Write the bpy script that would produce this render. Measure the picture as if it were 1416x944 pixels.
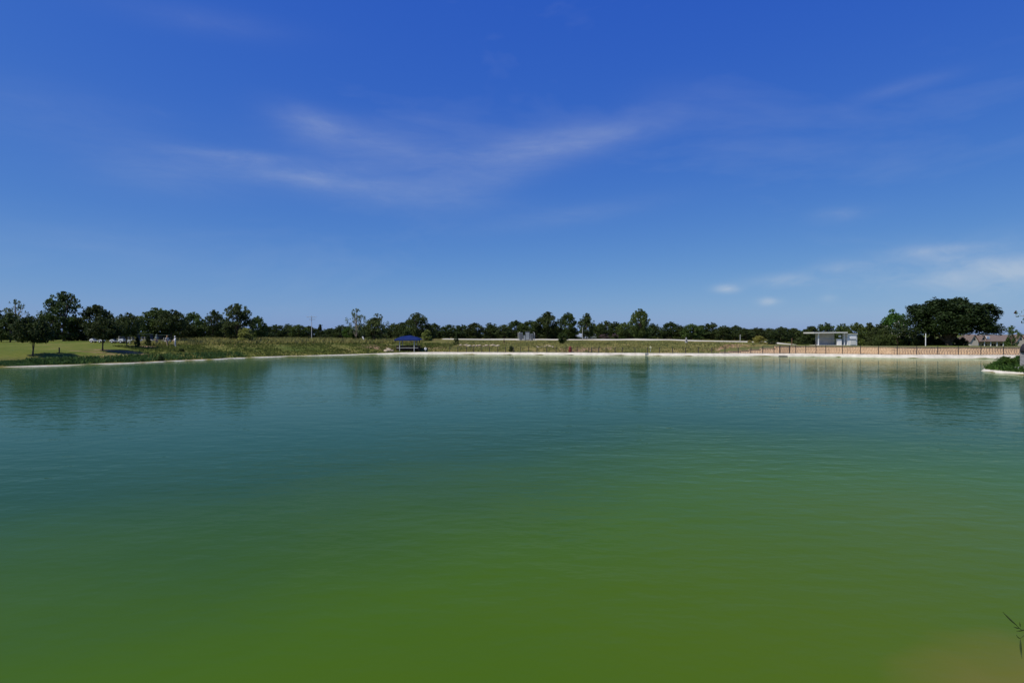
import bpy, bmesh, math, random
import numpy as np
from mathutils import Vector, Matrix, noise as mnoise

for o in list(bpy.data.objects): bpy.data.objects.remove(o)
scene = bpy.context.scene
COL = scene.collection
R = math.radians

# ------------------------------------------------------------------ camera
W, Hh, F, EYE, HORIZON = 1416.0, 944.0, 850.0, 4.0, 462.0
PITCH = math.atan((472 - HORIZON) / F)
cam_d = bpy.data.cameras.new('camera'); cam = bpy.data.objects.new('camera', cam_d); COL.objects.link(cam)
cam.location = (0, 0, EYE); cam.rotation_euler = (math.pi / 2 - PITCH, 0, 0)
cam_d.sensor_width = 36; cam_d.lens = 36 * F / W; cam_d.clip_end = 9000; cam_d.clip_start = .05
scene.camera = cam

# ------------------------------------------------------------------ sun and sky
SUN_EL = R(55)
sh = Vector((-0.86, -0.51)).normalized()
sun_dir = Vector((sh.x * math.cos(SUN_EL), sh.y * math.cos(SUN_EL), math.sin(SUN_EL)))
sl = bpy.data.lights.new('sun', 'SUN'); sl.energy = 4.2; sl.angle = R(.53); sl.color = (1, .95, .86)
so = bpy.data.objects.new('sun', sl); COL.objects.link(so)
so.rotation_euler = sun_dir.to_track_quat('Z', 'Y').to_euler()

world = bpy.data.worlds.new('World'); scene.world = world; world.use_nodes = True
wt = world.node_tree; wt.nodes.clear()
def wn(t, **k):
    n = wt.nodes.new(t)
    for a, b in k.items(): setattr(n, a, b)
    return n
def wm(op, a, b=None, c=None, clamp=False):
    n = wn('ShaderNodeMath', operation=op, use_clamp=clamp)
    for i, v in enumerate((a, b, c)):
        if v is None: continue
        if isinstance(v, (int, float)): n.inputs[i].default_value = v
        else: wt.links.new(v, n.inputs[i])
    return n.outputs[0]
sky = wn('ShaderNodeTexSky', sky_type='NISHITA', sun_disc=False)
sky.sun_elevation = SUN_EL; sky.sun_rotation = math.atan2(sh.x, sh.y)
sky.altitude = 0; sky.air_density = .7; sky.dust_density = .5; sky.ozone_density = 1.5
sp = wn('ShaderNodeSeparateColor'); hs = wn('ShaderNodeCombineColor'); wt.links.new(sky.outputs[0], sp.inputs[0])     # deep polarised blue
for i, (g_, k_) in enumerate(((1.24, .292), (.88, .70), (.205, 3.70))):
    wt.links.new(wm('MULTIPLY', wm('POWER', sp.outputs[i], g_), k_), hs.inputs[i])
tc = wn('ShaderNodeTexCoord'); sx = wn('ShaderNodeSeparateXYZ'); wt.links.new(tc.outputs['Generated'], sx.inputs[0])
az = wm('ARCTAN2', sx.outputs[0], sx.outputs[1]); el = wm('ARCSINE', sx.outputs[2])
cb = wn('ShaderNodeCombineXYZ'); wt.links.new(az, cb.inputs[0]); wt.links.new(el, cb.inputs[1])
def wnoise(scale, sxv, syv, det=6, rough=.6, off=0):
    mp = wn('ShaderNodeMapping'); mp.inputs['Scale'].default_value = (sxv, syv, 1); mp.inputs['Location'].default_value = (off, off * .7, off)
    wt.links.new(cb.outputs[0], mp.inputs[0])
    nz = wn('ShaderNodeTexNoise'); nz.inputs['Scale'].default_value = scale; nz.inputs['Detail'].default_value = det; nz.inputs['Roughness'].default_value = rough
    nz.inputs['Distortion'].default_value = .4
    wt.links.new(mp.outputs[0], nz.inputs['Vector']); return nz.outputs[0]
def azel(px, py):
    u = (px - 708) / F; v = (HORIZON - py) / F
    return math.atan(u), math.atan2(v, math.sqrt(1 + u * u))
def gauss(px, py, wx, wy, rot=0):
    a0, e0 = azel(px, py)
    da = wm('SUBTRACT', az, a0); de = wm('SUBTRACT', el, e0)
    c, s = math.cos(R(rot)), math.sin(R(rot))
    p = wm('ADD', wm('MULTIPLY', da, c), wm('MULTIPLY', de, s)); q = wm('SUBTRACT', wm('MULTIPLY', de, c), wm('MULTIPLY', da, s))
    p = wm('MULTIPLY', p, F / wx); q = wm('MULTIPLY', q, F / wy)
    return wm('EXPONENT', wm('MULTIPLY', wm('ADD', wm('MULTIPLY', p, p), wm('MULTIPLY', q, q)), -1))
def total(lst):
    s = lst[0]
    for g in lst[1:]: s = wm('ADD', s, g)
    return s
wisp = wnoise(8.5, 1.0, 4.2, 9, .66, 3.1); wisp2 = wnoise(2.6, 1.0, 3.0, 4, .55, 5.3)
wisp_hi = wm('MULTIPLY', wm('MULTIPLY', wm('SUBTRACT', wisp, .30), 2.4, clamp=True), wm('MULTIPLY', wm('SUBTRACT', wisp2, .25), 2.4, clamp=True))
cir = total([wm('MULTIPLY', gauss(330, 217, 70, 7, 1), .75), wm('MULTIPLY', gauss(440, 178, 50, 18, -14), .75), wm('MULTIPLY', gauss(480, 195, 80, 24, -4), .6), wm('MULTIPLY', gauss(400, 242, 75, 12, -3), .6), wm('MULTIPLY', gauss(530, 262, 130, 22, -5), .95),
             wm('MULTIPLY', gauss(590, 210, 110, 36, 4), .55), wm('MULTIPLY', gauss(750, 207, 120, 20, 8), 1.0), wm('MULTIPLY', gauss(850, 185, 80, 18, 10), .5), wm('MULTIPLY', gauss(655, 250, 80, 12, 5), .6), wm('MULTIPLY', gauss(240, 240, 90, 26), .4),
             wm('MULTIPLY', gauss(780, 300, 120, 12, 8), .3), wm('MULTIPLY', gauss(290, 32, 90, 14, 2), .3), wm('MULTIPLY', gauss(1240, 125, 50, 8, 6), .3),
             wm('MULTIPLY', gauss(935, 140, 60, 22), .25), wm('MULTIPLY', gauss(90, 165, 120, 30), .2), wm('MULTIPLY', gauss(180, 350, 170, 30, -4), .25)])
cir = wm('MULTIPLY', wm('MULTIPLY', cir, wm('ADD', wm('MULTIPLY', wisp_hi, .7), .25)), .34)
puff = wnoise(16, 1, 2.4, 5, .55, 7.7)
puff_hi = wm('MULTIPLY', wm('SUBTRACT', puff, .36), 3.2, clamp=True)
cum = total([wm('MULTIPLY', gauss(1005, 399, 15, 5.5), 1.0), wm('MULTIPLY', gauss(1062, 417, 13, 5), .9), wm('MULTIPLY', gauss(1146, 412, 9, 5), .5),
             wm('MULTIPLY', gauss(1095, 388, 45, 9), .55), wm('MULTIPLY', gauss(1178, 370, 38, 8), .6), wm('MULTIPLY', gauss(1215, 392, 70, 8), .4),
             wm('MULTIPLY', gauss(1300, 345, 45, 6), .55), wm('MULTIPLY', gauss(1370, 366, 95, 24), .65), wm('MULTIPLY', gauss(1480, 380, 110, 22), .6), wm('MULTIPLY', gauss(1165, 297, 32, 10), .22)])
cum = wm('MULTIPLY', wm('MULTIPLY', cum, wm('ADD', wm('MULTIPLY', puff_hi, .75), .25)), .5)
allw = wm('MULTIPLY', wm('SUBTRACT', wnoise(2.2, 1, 3.2, 5, .6, 11), .53), .35, clamp=True)
cl = wm('ADD', wm('ADD', cir, cum), allw, clamp=True)
mix = wn('ShaderNodeMix', data_type='RGBA'); wt.links.new(cl, mix.inputs['Factor'])
wt.links.new(hs.outputs[0], mix.inputs['A']); mix.inputs['B'].default_value = (5.0, 5.5, 6.1, 1)
bg = wn('ShaderNodeBackground'); bg.inputs['Strength'].default_value = .112
wt.links.new(mix.outputs['Result'], bg.inputs[0])
wo = wn('ShaderNodeOutputWorld'); wt.links.new(bg.outputs[0], wo.inputs[0])

vs = scene.view_settings; vs.view_transform = 'Standard'; vs.look = 'None'; vs.exposure = 0; vs.gamma = 1; vs.use_curve_mapping = False

# ------------------------------------------------------------------ helpers
rng = np.random.default_rng(7); random.seed(7)
def ray(px, py):
    u = (px - 708) / F; v = (472 - py) / F; c, s = math.cos(PITCH), math.sin(PITCH)
    return np.array([u, c + v * s, -s + v * c])
def on_plane(px, py, z=0.0):
    d = ray(px, py); t = (z - EYE) / d[2]; return d[0] * t, d[1] * t
def px_of(x, y): return 708 + F * x / y

MATS = {}
def mat(name, col, rough=.8, var=.0, scale=4.0, col2=None, bump=0.0, metallic=0.0, spec=.3, translucent=0.0, objrand=0.0, stretch=(1, 1, 1)):
    if name in MATS: return MATS[name]
    m = bpy.data.materials.new(name); m.use_nodes = True; t = m.node_tree; b = t.nodes['Principled BSDF']
    b.inputs['Roughness'].default_value = rough; b.inputs['Metallic'].default_value = metallic
    b.inputs['Specular IOR Level'].default_value = spec
    g = t.nodes.new('ShaderNodeNewGeometry'); mp = t.nodes.new('ShaderNodeMapping'); mp.inputs['Scale'].default_value = stretch
    t.links.new(g.outputs['Position'], mp.inputs[0])
    nz = t.nodes.new('ShaderNodeTexNoise'); nz.inputs['Scale'].default_value = scale; nz.inputs['Detail'].default_value = 5; nz.inputs['Roughness'].default_value = .65
    t.links.new(mp.outputs[0], nz.inputs['Vector'])
    rp = t.nodes.new('ShaderNodeValToRGB')
    c2 = col2 or tuple(max(0, c * (1 - var)) for c in col); c1 = col if col2 else tuple(min(1, c * (1 + var)) for c in col)
    rp.color_ramp.elements[0].position = .32; rp.color_ramp.elements[1].position = .68
    rp.color_ramp.elements[0].color = (*c2, 1); rp.color_ramp.elements[1].color = (*c1, 1)
    t.links.new(nz.outputs[0], rp.inputs[0]); out = rp.outputs[0]
    if objrand:
        oi = t.nodes.new('ShaderNodeObjectInfo'); h = t.nodes.new('ShaderNodeHueSaturation')
        mr = t.nodes.new('ShaderNodeMapRange'); mr.inputs[3].default_value = 1 - objrand; mr.inputs[4].default_value = 1 + objrand
        t.links.new(oi.outputs['Random'], mr.inputs[0]); t.links.new(mr.outputs[0], h.inputs['Value'])
        mr2 = t.nodes.new('ShaderNodeMapRange'); mr2.inputs[3].default_value = .485; mr2.inputs[4].default_value = .515
        ml = t.nodes.new('ShaderNodeMath'); ml.operation = 'FRACT'; m0 = t.nodes.new('ShaderNodeMath'); m0.operation = 'MULTIPLY'; m0.inputs[1].default_value = 7.31
        t.links.new(oi.outputs['Random'], m0.inputs[0]); t.links.new(m0.outputs[0], ml.inputs[0]); t.links.new(ml.outputs[0], mr2.inputs[0]); t.links.new(mr2.outputs[0], h.inputs['Hue'])
        t.links.new(out, h.inputs['Color']); out = h.outputs[0]
    t.links.new(out, b.inputs['Base Color'])
    if bump:
        bp = t.nodes.new('ShaderNodeBump'); bp.inputs['Strength'].default_value = bump; bp.inputs['Distance'].default_value = .05
        t.links.new(nz.outputs[0], bp.inputs['Height']); t.links.new(bp.outputs[0], b.inputs['Normal'])
    if translucent:
        tr = t.nodes.new('ShaderNodeBsdfTranslucent'); t.links.new(out, tr.inputs[0])
        ms = t.nodes.new('ShaderNodeMixShader'); ms.inputs[0].default_value = translucent
        t.links.new(b.outputs[0], ms.inputs[1]); t.links.new(tr.outputs[0], ms.inputs[2])
        t.links.new(ms.outputs[0], t.nodes['Material Output'].inputs[0])
    MATS[name] = m; return m

class MB:
    def __init__(s): s.v = []; s.f = []; s.m = []
    def add(s, vs, fs, mi=0):
        n = len(s.v); s.v += [tuple(v) for v in vs]; s.f += [tuple(i + n for i in f) for f in fs]; s.m += [mi] * len(fs); return s
    def box(s, c, d, rz=0, tilt=None, mi=0):
        M = Matrix.Rotation(rz, 3, 'Z')
        if tilt is not None: M = M @ tilt
        pts = [M @ Vector((sx * d[0] / 2, sy * d[1] / 2, sz * d[2] / 2)) + Vector(c) for sx in (-1, 1) for sy in (-1, 1) for sz in (-1, 1)]
        return s.add(pts, [(0, 1, 3, 2), (4, 6, 7, 5), (0, 4, 5, 1), (2, 3, 7, 6), (0, 2, 6, 4), (1, 5, 7, 3)], mi)
    def tube(s, path, rad, n=6, cap=True, mi=0):
        path = [Vector(p) for p in path]
        if not hasattr(rad, '__len__'): rad = [rad] * len(path)
        rings = []; base = len(s.v)
        for i, p in enumerate(path):
            t = (path[min(i + 1, len(path) - 1)] - path[max(i - 1, 0)]).normalized()
            a = t.orthogonal().normalized() if i == 0 else (a - t * a.dot(t)).normalized()
            b = t.cross(a)
            for k in range(n):
                w = 2 * math.pi * k / n; s.v.append(tuple(p + (a * math.cos(w) + b * math.sin(w)) * rad[i]))
        for i in range(len(path) - 1):
            for k in range(n):
                s.f.append((base + i * n + k, base + i * n + (k + 1) % n, base + (i + 1) * n + (k + 1) % n, base + (i + 1) * n + k)); s.m.append(mi)
        if cap:
            s.f.append(tuple(base + k for k in reversed(range(n)))); s.m.append(mi)
            e = base + (len(path) - 1) * n; s.f.append(tuple(e + k for k in range(n))); s.m.append(mi)
        return s
    def prism(s, outline, y0, y1, mi=0):          # outline in x,z extruded along y
        n = len(outline); pts = [(x, y0, z) for x, z in outline] + [(x, y1, z) for x, z in outline]
        return s.add(pts, [tuple(range(n)), tuple(reversed(range(n, 2 * n)))] + [(i, i + n, (i + 1) % n + n, (i + 1) % n) for i in range(n)], mi)
    def build(s, name, m, parent=None, smooth=False, loc=(0, 0, 0), rz=0):
        me = bpy.data.meshes.new(name); me.from_pydata(s.v, [], s.f)
        for x in (m if isinstance(m, (list, tuple)) else [m]): me.materials.append(x)
        if len(me.materials) > 1: me.polygons.foreach_set('material_index', s.m)
        bm = bmesh.new(); bm.from_mesh(me); bmesh.ops.recalc_face_normals(bm, faces=bm.faces); bm.to_mesh(me); bm.free()
        if smooth: me.polygons.foreach_set('use_smooth', [True] * len(me.polygons))
        o = bpy.data.objects.new(name, me); COL.objects.link(o); o.location = loc; o.rotation_euler.z = rz
        if parent: o.parent = parent
        return o
def np_mesh(name, verts, faces, m, parent=None, smooth=False):     # faces: (n,k) array
    me = bpy.data.meshes.new(name); nv, (nf, k) = len(verts), faces.shape
    me.vertices.add(nv); me.vertices.foreach_set('co', np.asarray(verts, 'f').ravel())
    me.loops.add(nf * k); me.loops.foreach_set('vertex_index', faces.astype('i').ravel())
    me.polygons.add(nf); me.polygons.foreach_set('loop_start', np.arange(0, nf * k, k, dtype='i'))
    me.update(calc_edges=True); me.materials.append(m)
    if smooth: me.polygons.foreach_set('use_smooth', [True] * nf)
    o = bpy.data.objects.new(name, me); COL.objects.link(o)
    if parent: o.parent = parent
    return o
def tag(o, label, cat, group=None):
    o['label'] = label; o['category'] = cat
    if group: o['group'] = group
    return o
def struct(o): o['kind'] = 'structure'; return o
def empty(name, loc, rz=0, label=None, cat=None, group=None):
    e = bpy.data.objects.new(name, None); COL.objects.link(e); e.location = loc; e.rotation_euler.z = rz; e.empty_display_size = .2
    if label: tag(e, label, cat, group)
    return e
def copy_tree(o, parent=None):
    c = o.copy(); COL.objects.link(c); c.parent = parent
    for ch in o.children: copy_tree(ch, c)
    return c

# ------------------------------------------------------------------ pond outline and terrain
WL = [(0, 508.7), (50, 507), (100, 505.3), (180, 502.5), (240, 499.6), (300, 497.2), (340, 495.2), (400, 493.2), (470, 491.2), (520, 490), (560, 489.7), (610, 489.6), (660, 489.8), (730, 490.3),
      (800, 490.9), (880, 491.3), (960, 492), (1040, 492.3), (1110, 492.6), (1180, 493.5), (1236, 494.8), (1310, 495.2), (1384, 495.6)]
far = [on_plane(*p) for p in WL]
POND = [(-60, 52), (-52, 25), (-34, 8), (-16, 3.6), (0, 3.0), (4, 3.4), (6.1, 5.6), (10.5, 9.9), (24, 23.3), (42, 44.2), (49.5, 55.5), (50.4, 60.3), (50.2, 63.6), (51.2, 67), (54, 70), (64, 74), (90, 79), (104, 88), (102, 98), (92, 101)]
POND = far[::-1][:0] + POND + far[::-1]
PA = np.array(POND)
def densify(P, n=4):
    out = []
    N = len(P)
    for i in range(N):          # Catmull-Rom
        p0, p1, p2, p3 = P[i - 1], P[i], P[(i + 1) % N], P[(i + 2) % N]
        L = np.linalg.norm(p2 - p1); k = max(1, int(L / 3))
        for j in range(k):
            t = j / k
            out.append(.5 * (2 * p1 + (p2 - p0) * t + (2 * p0 - 5 * p1 + 4 * p2 - p3) * t * t + (3 * p1 - p0 - 3 * p2 + p3) * t ** 3))
    return np.array(out)
PD = densify(PA)
def sdist(X, Y):                # positive outside the pond
    X = np.atleast_1d(np.asarray(X, float)); Y = np.atleast_1d(np.asarray(Y, float))
    d = np.full(X.shape, 1e9); ins = np.zeros(X.shape, bool); N = len(PD)
    for i in range(N):
        ax, ay = PD[i]; bx, by = PD[(i + 1) % N]; ex, ey = bx - ax, by - ay
        t = np.clip(((X - ax) * ex + (Y - ay) * ey) / (ex * ex + ey * ey), 0, 1)
        d = np.minimum(d, (X - ax - t * ex) ** 2 + (Y - ay - t * ey) ** 2)
        if ay != by:
            c = ((ay > Y) != (by > Y)) & (X < ex * (Y - ay) / ey + ax); ins ^= c
    d = np.sqrt(d); return np.where(ins, -d, d)
def wob(X, Y, s, ph):           # cheap smooth undulation
    return (np.sin(X * s + ph) * np.cos(Y * s * 1.13 + ph * 1.7) + .5 * np.sin(X * s * 2.3 + Y * s * 1.9 + ph * 3) + .3 * np.cos(X * s * 4.1 - Y * s * 3.7 + ph)) / 1.8
def terr(X, Y):
    X = np.atleast_1d(np.asarray(X, float)); Y = np.atleast_1d(np.asarray(Y, float)); d = sdist(X, Y)
    ratio = X / np.maximum(Y, 5)
    zp = np.interp(ratio, [-.9, -.6, -.45, -.2, 0, .25, .36, .45, .8], [2.5, 2.75, 2.75, 2.5, 2.55, 2.45, 2.1, 1.9, 1.85])
    L = np.interp(ratio, [-.9, -.45, -.2, 0, .3, .42, .8], [12, 10, 9, 11, 9, 4, 4])
    near = np.clip((45 - Y) / 10, 0, 1); zp = zp * (1 - near) + 1.7 * near; L = L * (1 - near) + 2.2 * near
    pen = np.clip((84 - Y) / 6, 0, 1) * np.clip((Y - 40) / 8, 0, 1) * (X > 30); zp = zp * (1 - pen) + 1.0 * pen; L = L * (1 - pen) + 3.0 * pen
    dd = np.maximum(d - 1.2, 0)
    z = .18 + (zp - .18) * (1 - np.exp(-dd / L)) + np.clip(dd / 6, 0, 1) * .12 * wob(X, Y, .11, 1.0) + np.clip(dd / 4, 0, 1) * .05 * wob(X, Y, .45, 2.0)
    wallz = np.clip((ratio - .33) / .02, 0, 1) * (Y > 84) ; # behind the retaining wall the grid stays low, the lawn strip covers it
    lowp = .15 + (zp - .15) * np.clip((d - 3.2) / 2.0, 0, 1) + np.clip(dd / 8, 0, 1) * .06 * wob(X, Y, .2, 1.0)
    z = z * (1 - wallz) + lowp * wallz
    fall = np.clip((ratio - .42) / .15, 0, 1) * (Y > 84) * np.clip((d - 12) / 45, 0, 1); z = z - 3.4 * fall
    z = np.where(d < 0, np.maximum(-1.6, d * .45 + .1), np.where(d < 1.2, .1 + .08 * d / 1.2, z))
    far_ = np.clip((d - 150) / 300, 0, 1); z = z * (1 - far_) + (.5) * far_
    return z
def tz(x, y): return float(terr(x, y)[0])
def gp(px, py, t0=40, t1=330):  # where the sight line through a pixel meets the ground
    d = ray(px, py); ts = np.arange(t0, t1, .4); X = d[0] * ts; Y = d[1] * ts; Z = EYE + d[2] * ts
    g = terr(X, Y); hit = np.nonzero((Z <= g) & (sdist(X, Y) > 0))[0]
    i = hit[0] if len(hit) else len(ts) - 1
    return float(X[i]), float(Y[i]), float(g[i])

def axis(lo, hi, step, ext):
    a = list(np.arange(lo, hi + .01, step)); s = step; x = hi
    while x < ext: s *= 1.35; x += s; a.append(x)
    s = step; x = lo
    while x > -ext: s *= 1.35; x -= s; a.insert(0, x)
    return np.array(a)
gx = axis(-125, 135, 1.5, 4000); gy = axis(-8, 190, 1.5, 4000)
GX, GY = np.meshgrid(gx, gy); GZ = terr(GX.ravel(), GY.ravel())
nx, ny = len(gx), len(gy)
I, J = np.meshgrid(np.arange(nx - 1), np.arange(ny - 1)); b0 = (J * nx + I).ravel()
gm = bpy.data.materials.new('ground_mat'); gm.use_nodes = True
ground = struct(np_mesh('ground', np.c_[GX.ravel(), GY.ravel(), GZ], np.c_[b0, b0 + 1, b0 + nx + 1, b0 + nx], gm, smooth=True))
# bare earth and mown lawn where the place has them
dirt = np.zeros(len(GZ)); lawn = np.zeros(len(GZ)); X_, Y_ = GX.ravel(), GY.ravel()
for px, py, rx, ry, a in [(533, 481, 6.0, 2.6, 1), (520, 477, 5, 2, .7), (800, 483, 5.5, 3.2, .95), (835, 482, 5, 3, .6), (600, 480, 7, 4, .55), (570, 474, 6, 2, .5), (420, 474, 6, 2, .7), (470, 473, 5, 2, .6), (160, 485, 5, 1.4, .9), (205, 479, 6, 1.5, .8), (130, 487, 5, 1.2, .6),
                          (660, 478, 6, 2, .7), (750, 478, 4, 2, .5), (1000, 478, 6, 2.5, .7), (1030, 482, 6, 2, .5), (330, 473, 3, 1.2, .6), (230, 479, 4, 1.4, .5)]:
    x, y, z = gp(px, py); dirt = np.maximum(dirt, a * np.exp(-((X_ - x) / rx) ** 2 - ((Y_ - y) / ry) ** 2))
SD = sdist(X_, Y_); rat = X_ / np.maximum(Y_, 5)
lawn = np.clip((-.47 - rat) / .12, 0, 1) * np.clip((SD - 5) / 2.5, 0, 1) * (Y_ > 40)
lawn = np.maximum(lawn, np.clip((rat - .42) / .06, 0, 1) * (Y_ > 84))
lawn = np.maximum(lawn, .55 * (rat < -.2) * (rat > -.5) * (Y_ > 40) * np.clip((14 - SD) / 6, 0, 1))
at = ground.data.attributes.new('dirt', 'FLOAT', 'POINT'); at.data.foreach_set('value', dirt.astype('f'))
at = ground.data.attributes.new('lawn', 'FLOAT', 'POINT'); at.data.foreach_set('value', lawn.astype('f'))
t = gm.node_tree; b = t.nodes['Principled BSDF']; b.inputs['Roughness'].default_value = .95; b.inputs['Specular IOR Level'].default_value = .1
def N(tree, ty, **k):
    n = tree.nodes.new(ty)
    for a, v in k.items(): setattr(n, a, v)
    return n
def nzn(tree, scale, det=6, rough=.65, vec=None):
    n = N(tree, 'ShaderNodeTexNoise'); n.inputs['Scale'].default_value = scale; n.inputs['Detail'].default_value = det; n.inputs['Roughness'].default_value = rough
    if vec: tree.links.new(vec, n.inputs['Vector'])
    return n.outputs[0]
def ramp(tree, fac, stops):
    r = N(tree, 'ShaderNodeValToRGB'); e = r.color_ramp.elements
    while len(e) < len(stops): e.new(.5)
    for i, (p, c) in enumerate(stops): e[i].position = p; e[i].color = (*c, 1)
    tree.links.new(fac, r.inputs[0]); return r.outputs[0]
def mixc(tree, fac, a, b_):
    m = N(tree, 'ShaderNodeMix', data_type='RGBA')
    for sock, v in ((m.inputs['Factor'], fac), (m.inputs['A'], a), (m.inputs['B'], b_)):
        if isinstance(v, (int, float)): sock.default_value = v
        elif isinstance(v, tuple): sock.default_value = (*v, 1)
        else: tree.links.new(v, sock)
    return m.outputs['Result']
def mth(tree, op, a, b_=None, clamp=False):
    n = N(tree, 'ShaderNodeMath', operation=op, use_clamp=clamp)
    for i, v in enumerate((a, b_)):
        if v is None: continue
        if isinstance(v, (int, float)): n.inputs[i].default_value = v
        else: tree.links.new(v, n.inputs[i])
    return n.outputs[0]
pos = N(t, 'ShaderNodeNewGeometry').outputs['Position']
n1, n2, n3 = nzn(t, .11, 5, .6, pos), nzn(t, .9, 7, .7, pos), nzn(t, 7, 4, .7, pos)
wild = ramp(t, mth(t, 'ADD', mth(t, 'MULTIPLY', n1, .55), mth(t, 'MULTIPLY', n2, .45)), [(.36, (.05, .075, .014)), (.45, (.095, .105, .024)), (.54, (.17, .145, .042)), (.66, (.26, .20, .08))])
mown = ramp(t, mth(t, 'ADD', mth(t, 'MULTIPLY', n1, .6), mth(t, 'MULTIPLY', n2, .4)), [(.38, (.07, .105, .014)), (.52, (.12, .14, .022)), (.64, (.19, .165, .05))])
al = N(t, 'ShaderNodeAttribute', attribute_name='lawn').outputs['Fac']; ad = N(t, 'ShaderNodeAttribute', attribute_name='dirt').outputs['Fac']
c = mixc(t, al, wild, mown)
dcol = ramp(t, n2, [(.35, (.15, .085, .045)), (.6, (.30, .20, .12))])
dm = mth(t, 'MULTIPLY', mth(t, 'SUBTRACT', mth(t, 'ADD', ad, mth(t, 'MULTIPLY', n2, .7)), .62), 2.5, clamp=True)
c = mixc(t, dm, c, dcol)
t.links.new(c, b.inputs['Base Color'])
bp = N(t, 'ShaderNodeBump'); bp.inputs['Strength'].default_value = .9; bp.inputs['Distance'].default_value = .15
t.links.new(mth(t, 'ADD', n2, mth(t, 'MULTIPLY', n3, .4)), bp.inputs['Height']); t.links.new(bp.outputs[0], b.inputs['Normal'])

# ------------------------------------------------------------------ water
wx = np.unique(np.r_[np.arange(-72, 110, 2.0), np.arange(2, 14, .5)]); wy = np.unique(np.r_[np.arange(-2, 132, 2.0), np.arange(4, 14, .5)])
WX, WY = np.meshgrid(wx, wy); I, J = np.meshgrid(np.arange(len(wx) - 1), np.arange(len(wy) - 1)); b0 = (J * len(wx) + I).ravel(); nw = len(wx)
wf = np.c_[b0, b0 + 1, b0 + nw + 1, b0 + nw]
WS = sdist(WX.ravel(), WY.ravel()); keep = (WS[wf] < 2.8).any(1); wf = wf[keep]
wmat = bpy.data.materials.new('water_mat'); wmat.use_nodes = True
water = struct(np_mesh('water', np.c_[WX.ravel(), WY.ravel(), np.zeros(WX.size)], wf, wmat, smooth=True))
nearbank = np.array([p for p in PD if p[1] < 11 and abs(p[0]) < 40])
dn = np.min(np.hypot(WX.ravel()[:, None] - nearbank[None, :, 0], WY.ravel()[:, None] - nearbank[None, :, 1]), 1)
dn = np.minimum(np.maximum(dn + 5 - np.clip(.4 * WX.ravel(), -5, 2.2), 5.5), np.hypot(WX.ravel() - 6.6, WY.ravel() - 6.0) * 1.3)     # a muddy shelf at the reed, deeper elsewhere
at = water.data.attributes.new('shelf', 'FLOAT', 'POINT'); at.data.foreach_set('value', dn.astype('f'))
t = wmat.node_tree; t.nodes.clear()
pos = N(t, 'ShaderNodeNewGeometry').outputs['Position']
dep = N(t, 'ShaderNodeAttribute', attribute_name='shelf').outputs['Fac']
n1 = nzn(t, .12, 4, .55, pos)
dp = mth(t, 'MULTIPLY', mth(t, 'ADD', dep, mth(t, 'MULTIPLY', mth(t, 'SUBTRACT', n1, .5), 9)), 1 / 45., clamp=True)
WCOL = ramp(t, dp, [(0.0, (.25, .17, .055)), (.035, (.14, .13, .02)), (.075, (.068, .118, .005)), (.24, (.050, .110, .004)), (.34, (.034, .084, .007)), (.47, (.019, .062, .016)), (.65, (.020, .070, .032)), (1.0, (.029, .082, .045))])
dif = N(t, 'ShaderNodeBsdfDiffuse'); t.links.new(WCOL, dif.inputs[0])
def wave(scale, sy, det, dist_, off=0):
    mp = N(t, 'ShaderNodeMapping'); mp.inputs['Scale'].default_value = (1, sy, 1); mp.inputs['Location'].default_value = (off, off, 0); mp.inputs['Rotation'].default_value = (0, 0, R(8))
    t.links.new(pos, mp.inputs[0]); return nzn(t, scale, det, .55, mp.outputs[0])
hgt = mth(t, 'ADD', mth(t, 'ADD', mth(t, 'MULTIPLY', wave(.55, 1.7, 2, 0), 1.0), mth(t, 'MULTIPLY', wave(1.7, 1.6, 2, 0, 5), .42)), mth(t, 'MULTIPLY', wave(5, 1.3, 2, 0, 9), .05))
calm = ramp(t, wave(.035, 2.0, 3, 0, 3), [(.35, (.3,) * 3), (.65, (1,) * 3)])
bp = N(t, 'ShaderNodeBump'); bp.inputs['Distance'].default_value = .045; t.links.new(calm, bp.inputs['Strength']); t.links.new(hgt, bp.inputs['Height'])
gl = N(t, 'ShaderNodeBsdfGlossy'); gl.inputs['Roughness'].default_value = .06; gl.inputs['Color'].default_value = (.88, .95, .74, 1)
t.links.new(bp.outputs[0], gl.inputs['Normal'])
fr = N(t, 'ShaderNodeFresnel'); fr.inputs['IOR'].default_value = 1.33; t.links.new(bp.outputs[0], fr.inputs['Normal'])
ms = N(t, 'ShaderNodeMixShader'); t.links.new(mth(t, 'MULTIPLY', mth(t, 'POWER', fr.outputs[0], 1.25), .82), ms.inputs[0]); t.links.new(dif.outputs[0], ms.inputs[1]); t.links.new(gl.outputs[0], ms.inputs[2])
t.links.new(ms.outputs[0], N(t, 'ShaderNodeOutputMaterial').inputs[0])

# ------------------------------------------------------------------ kerb round the pond
def offset_path(d):             # the shoreline moved outward by d
    T = np.roll(PD, -1, 0) - np.roll(PD, 1, 0); T /= np.linalg.norm(T, axis=1)[:, None]
    Nn = np.c_[T[:, 1], -T[:, 0]]
    s = np.sign(sdist(*(PD[40] + Nn[40] * .5))[0]); return PD + Nn * s * d
concrete = mat('concrete', (.66, .61, .50), .9, 0, 1.1, (.45, .41, .32), .3)
kz = []
for x, y in PD:
    r = x / max(y, 5)
    h = np.interp(r, [-.9, -.45, -.22, -.17, 0, .3, .8], [.09, .10, .15, .36, .42, .46, .55]) if y > 44 else .12
    if x > 45 and 50 < y < 84: h = .2
    kz.append(h)
kz = np.array(kz); wid = np.interp(PD[:, 0] / np.maximum(PD[:, 1], 5), [-.9, -.3, -.17, .8], [.5, .5, 1.2, 1.2])
o0, n_ = offset_path(-.05), len(PD)
T1 = offset_path(1.0) - PD
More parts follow.
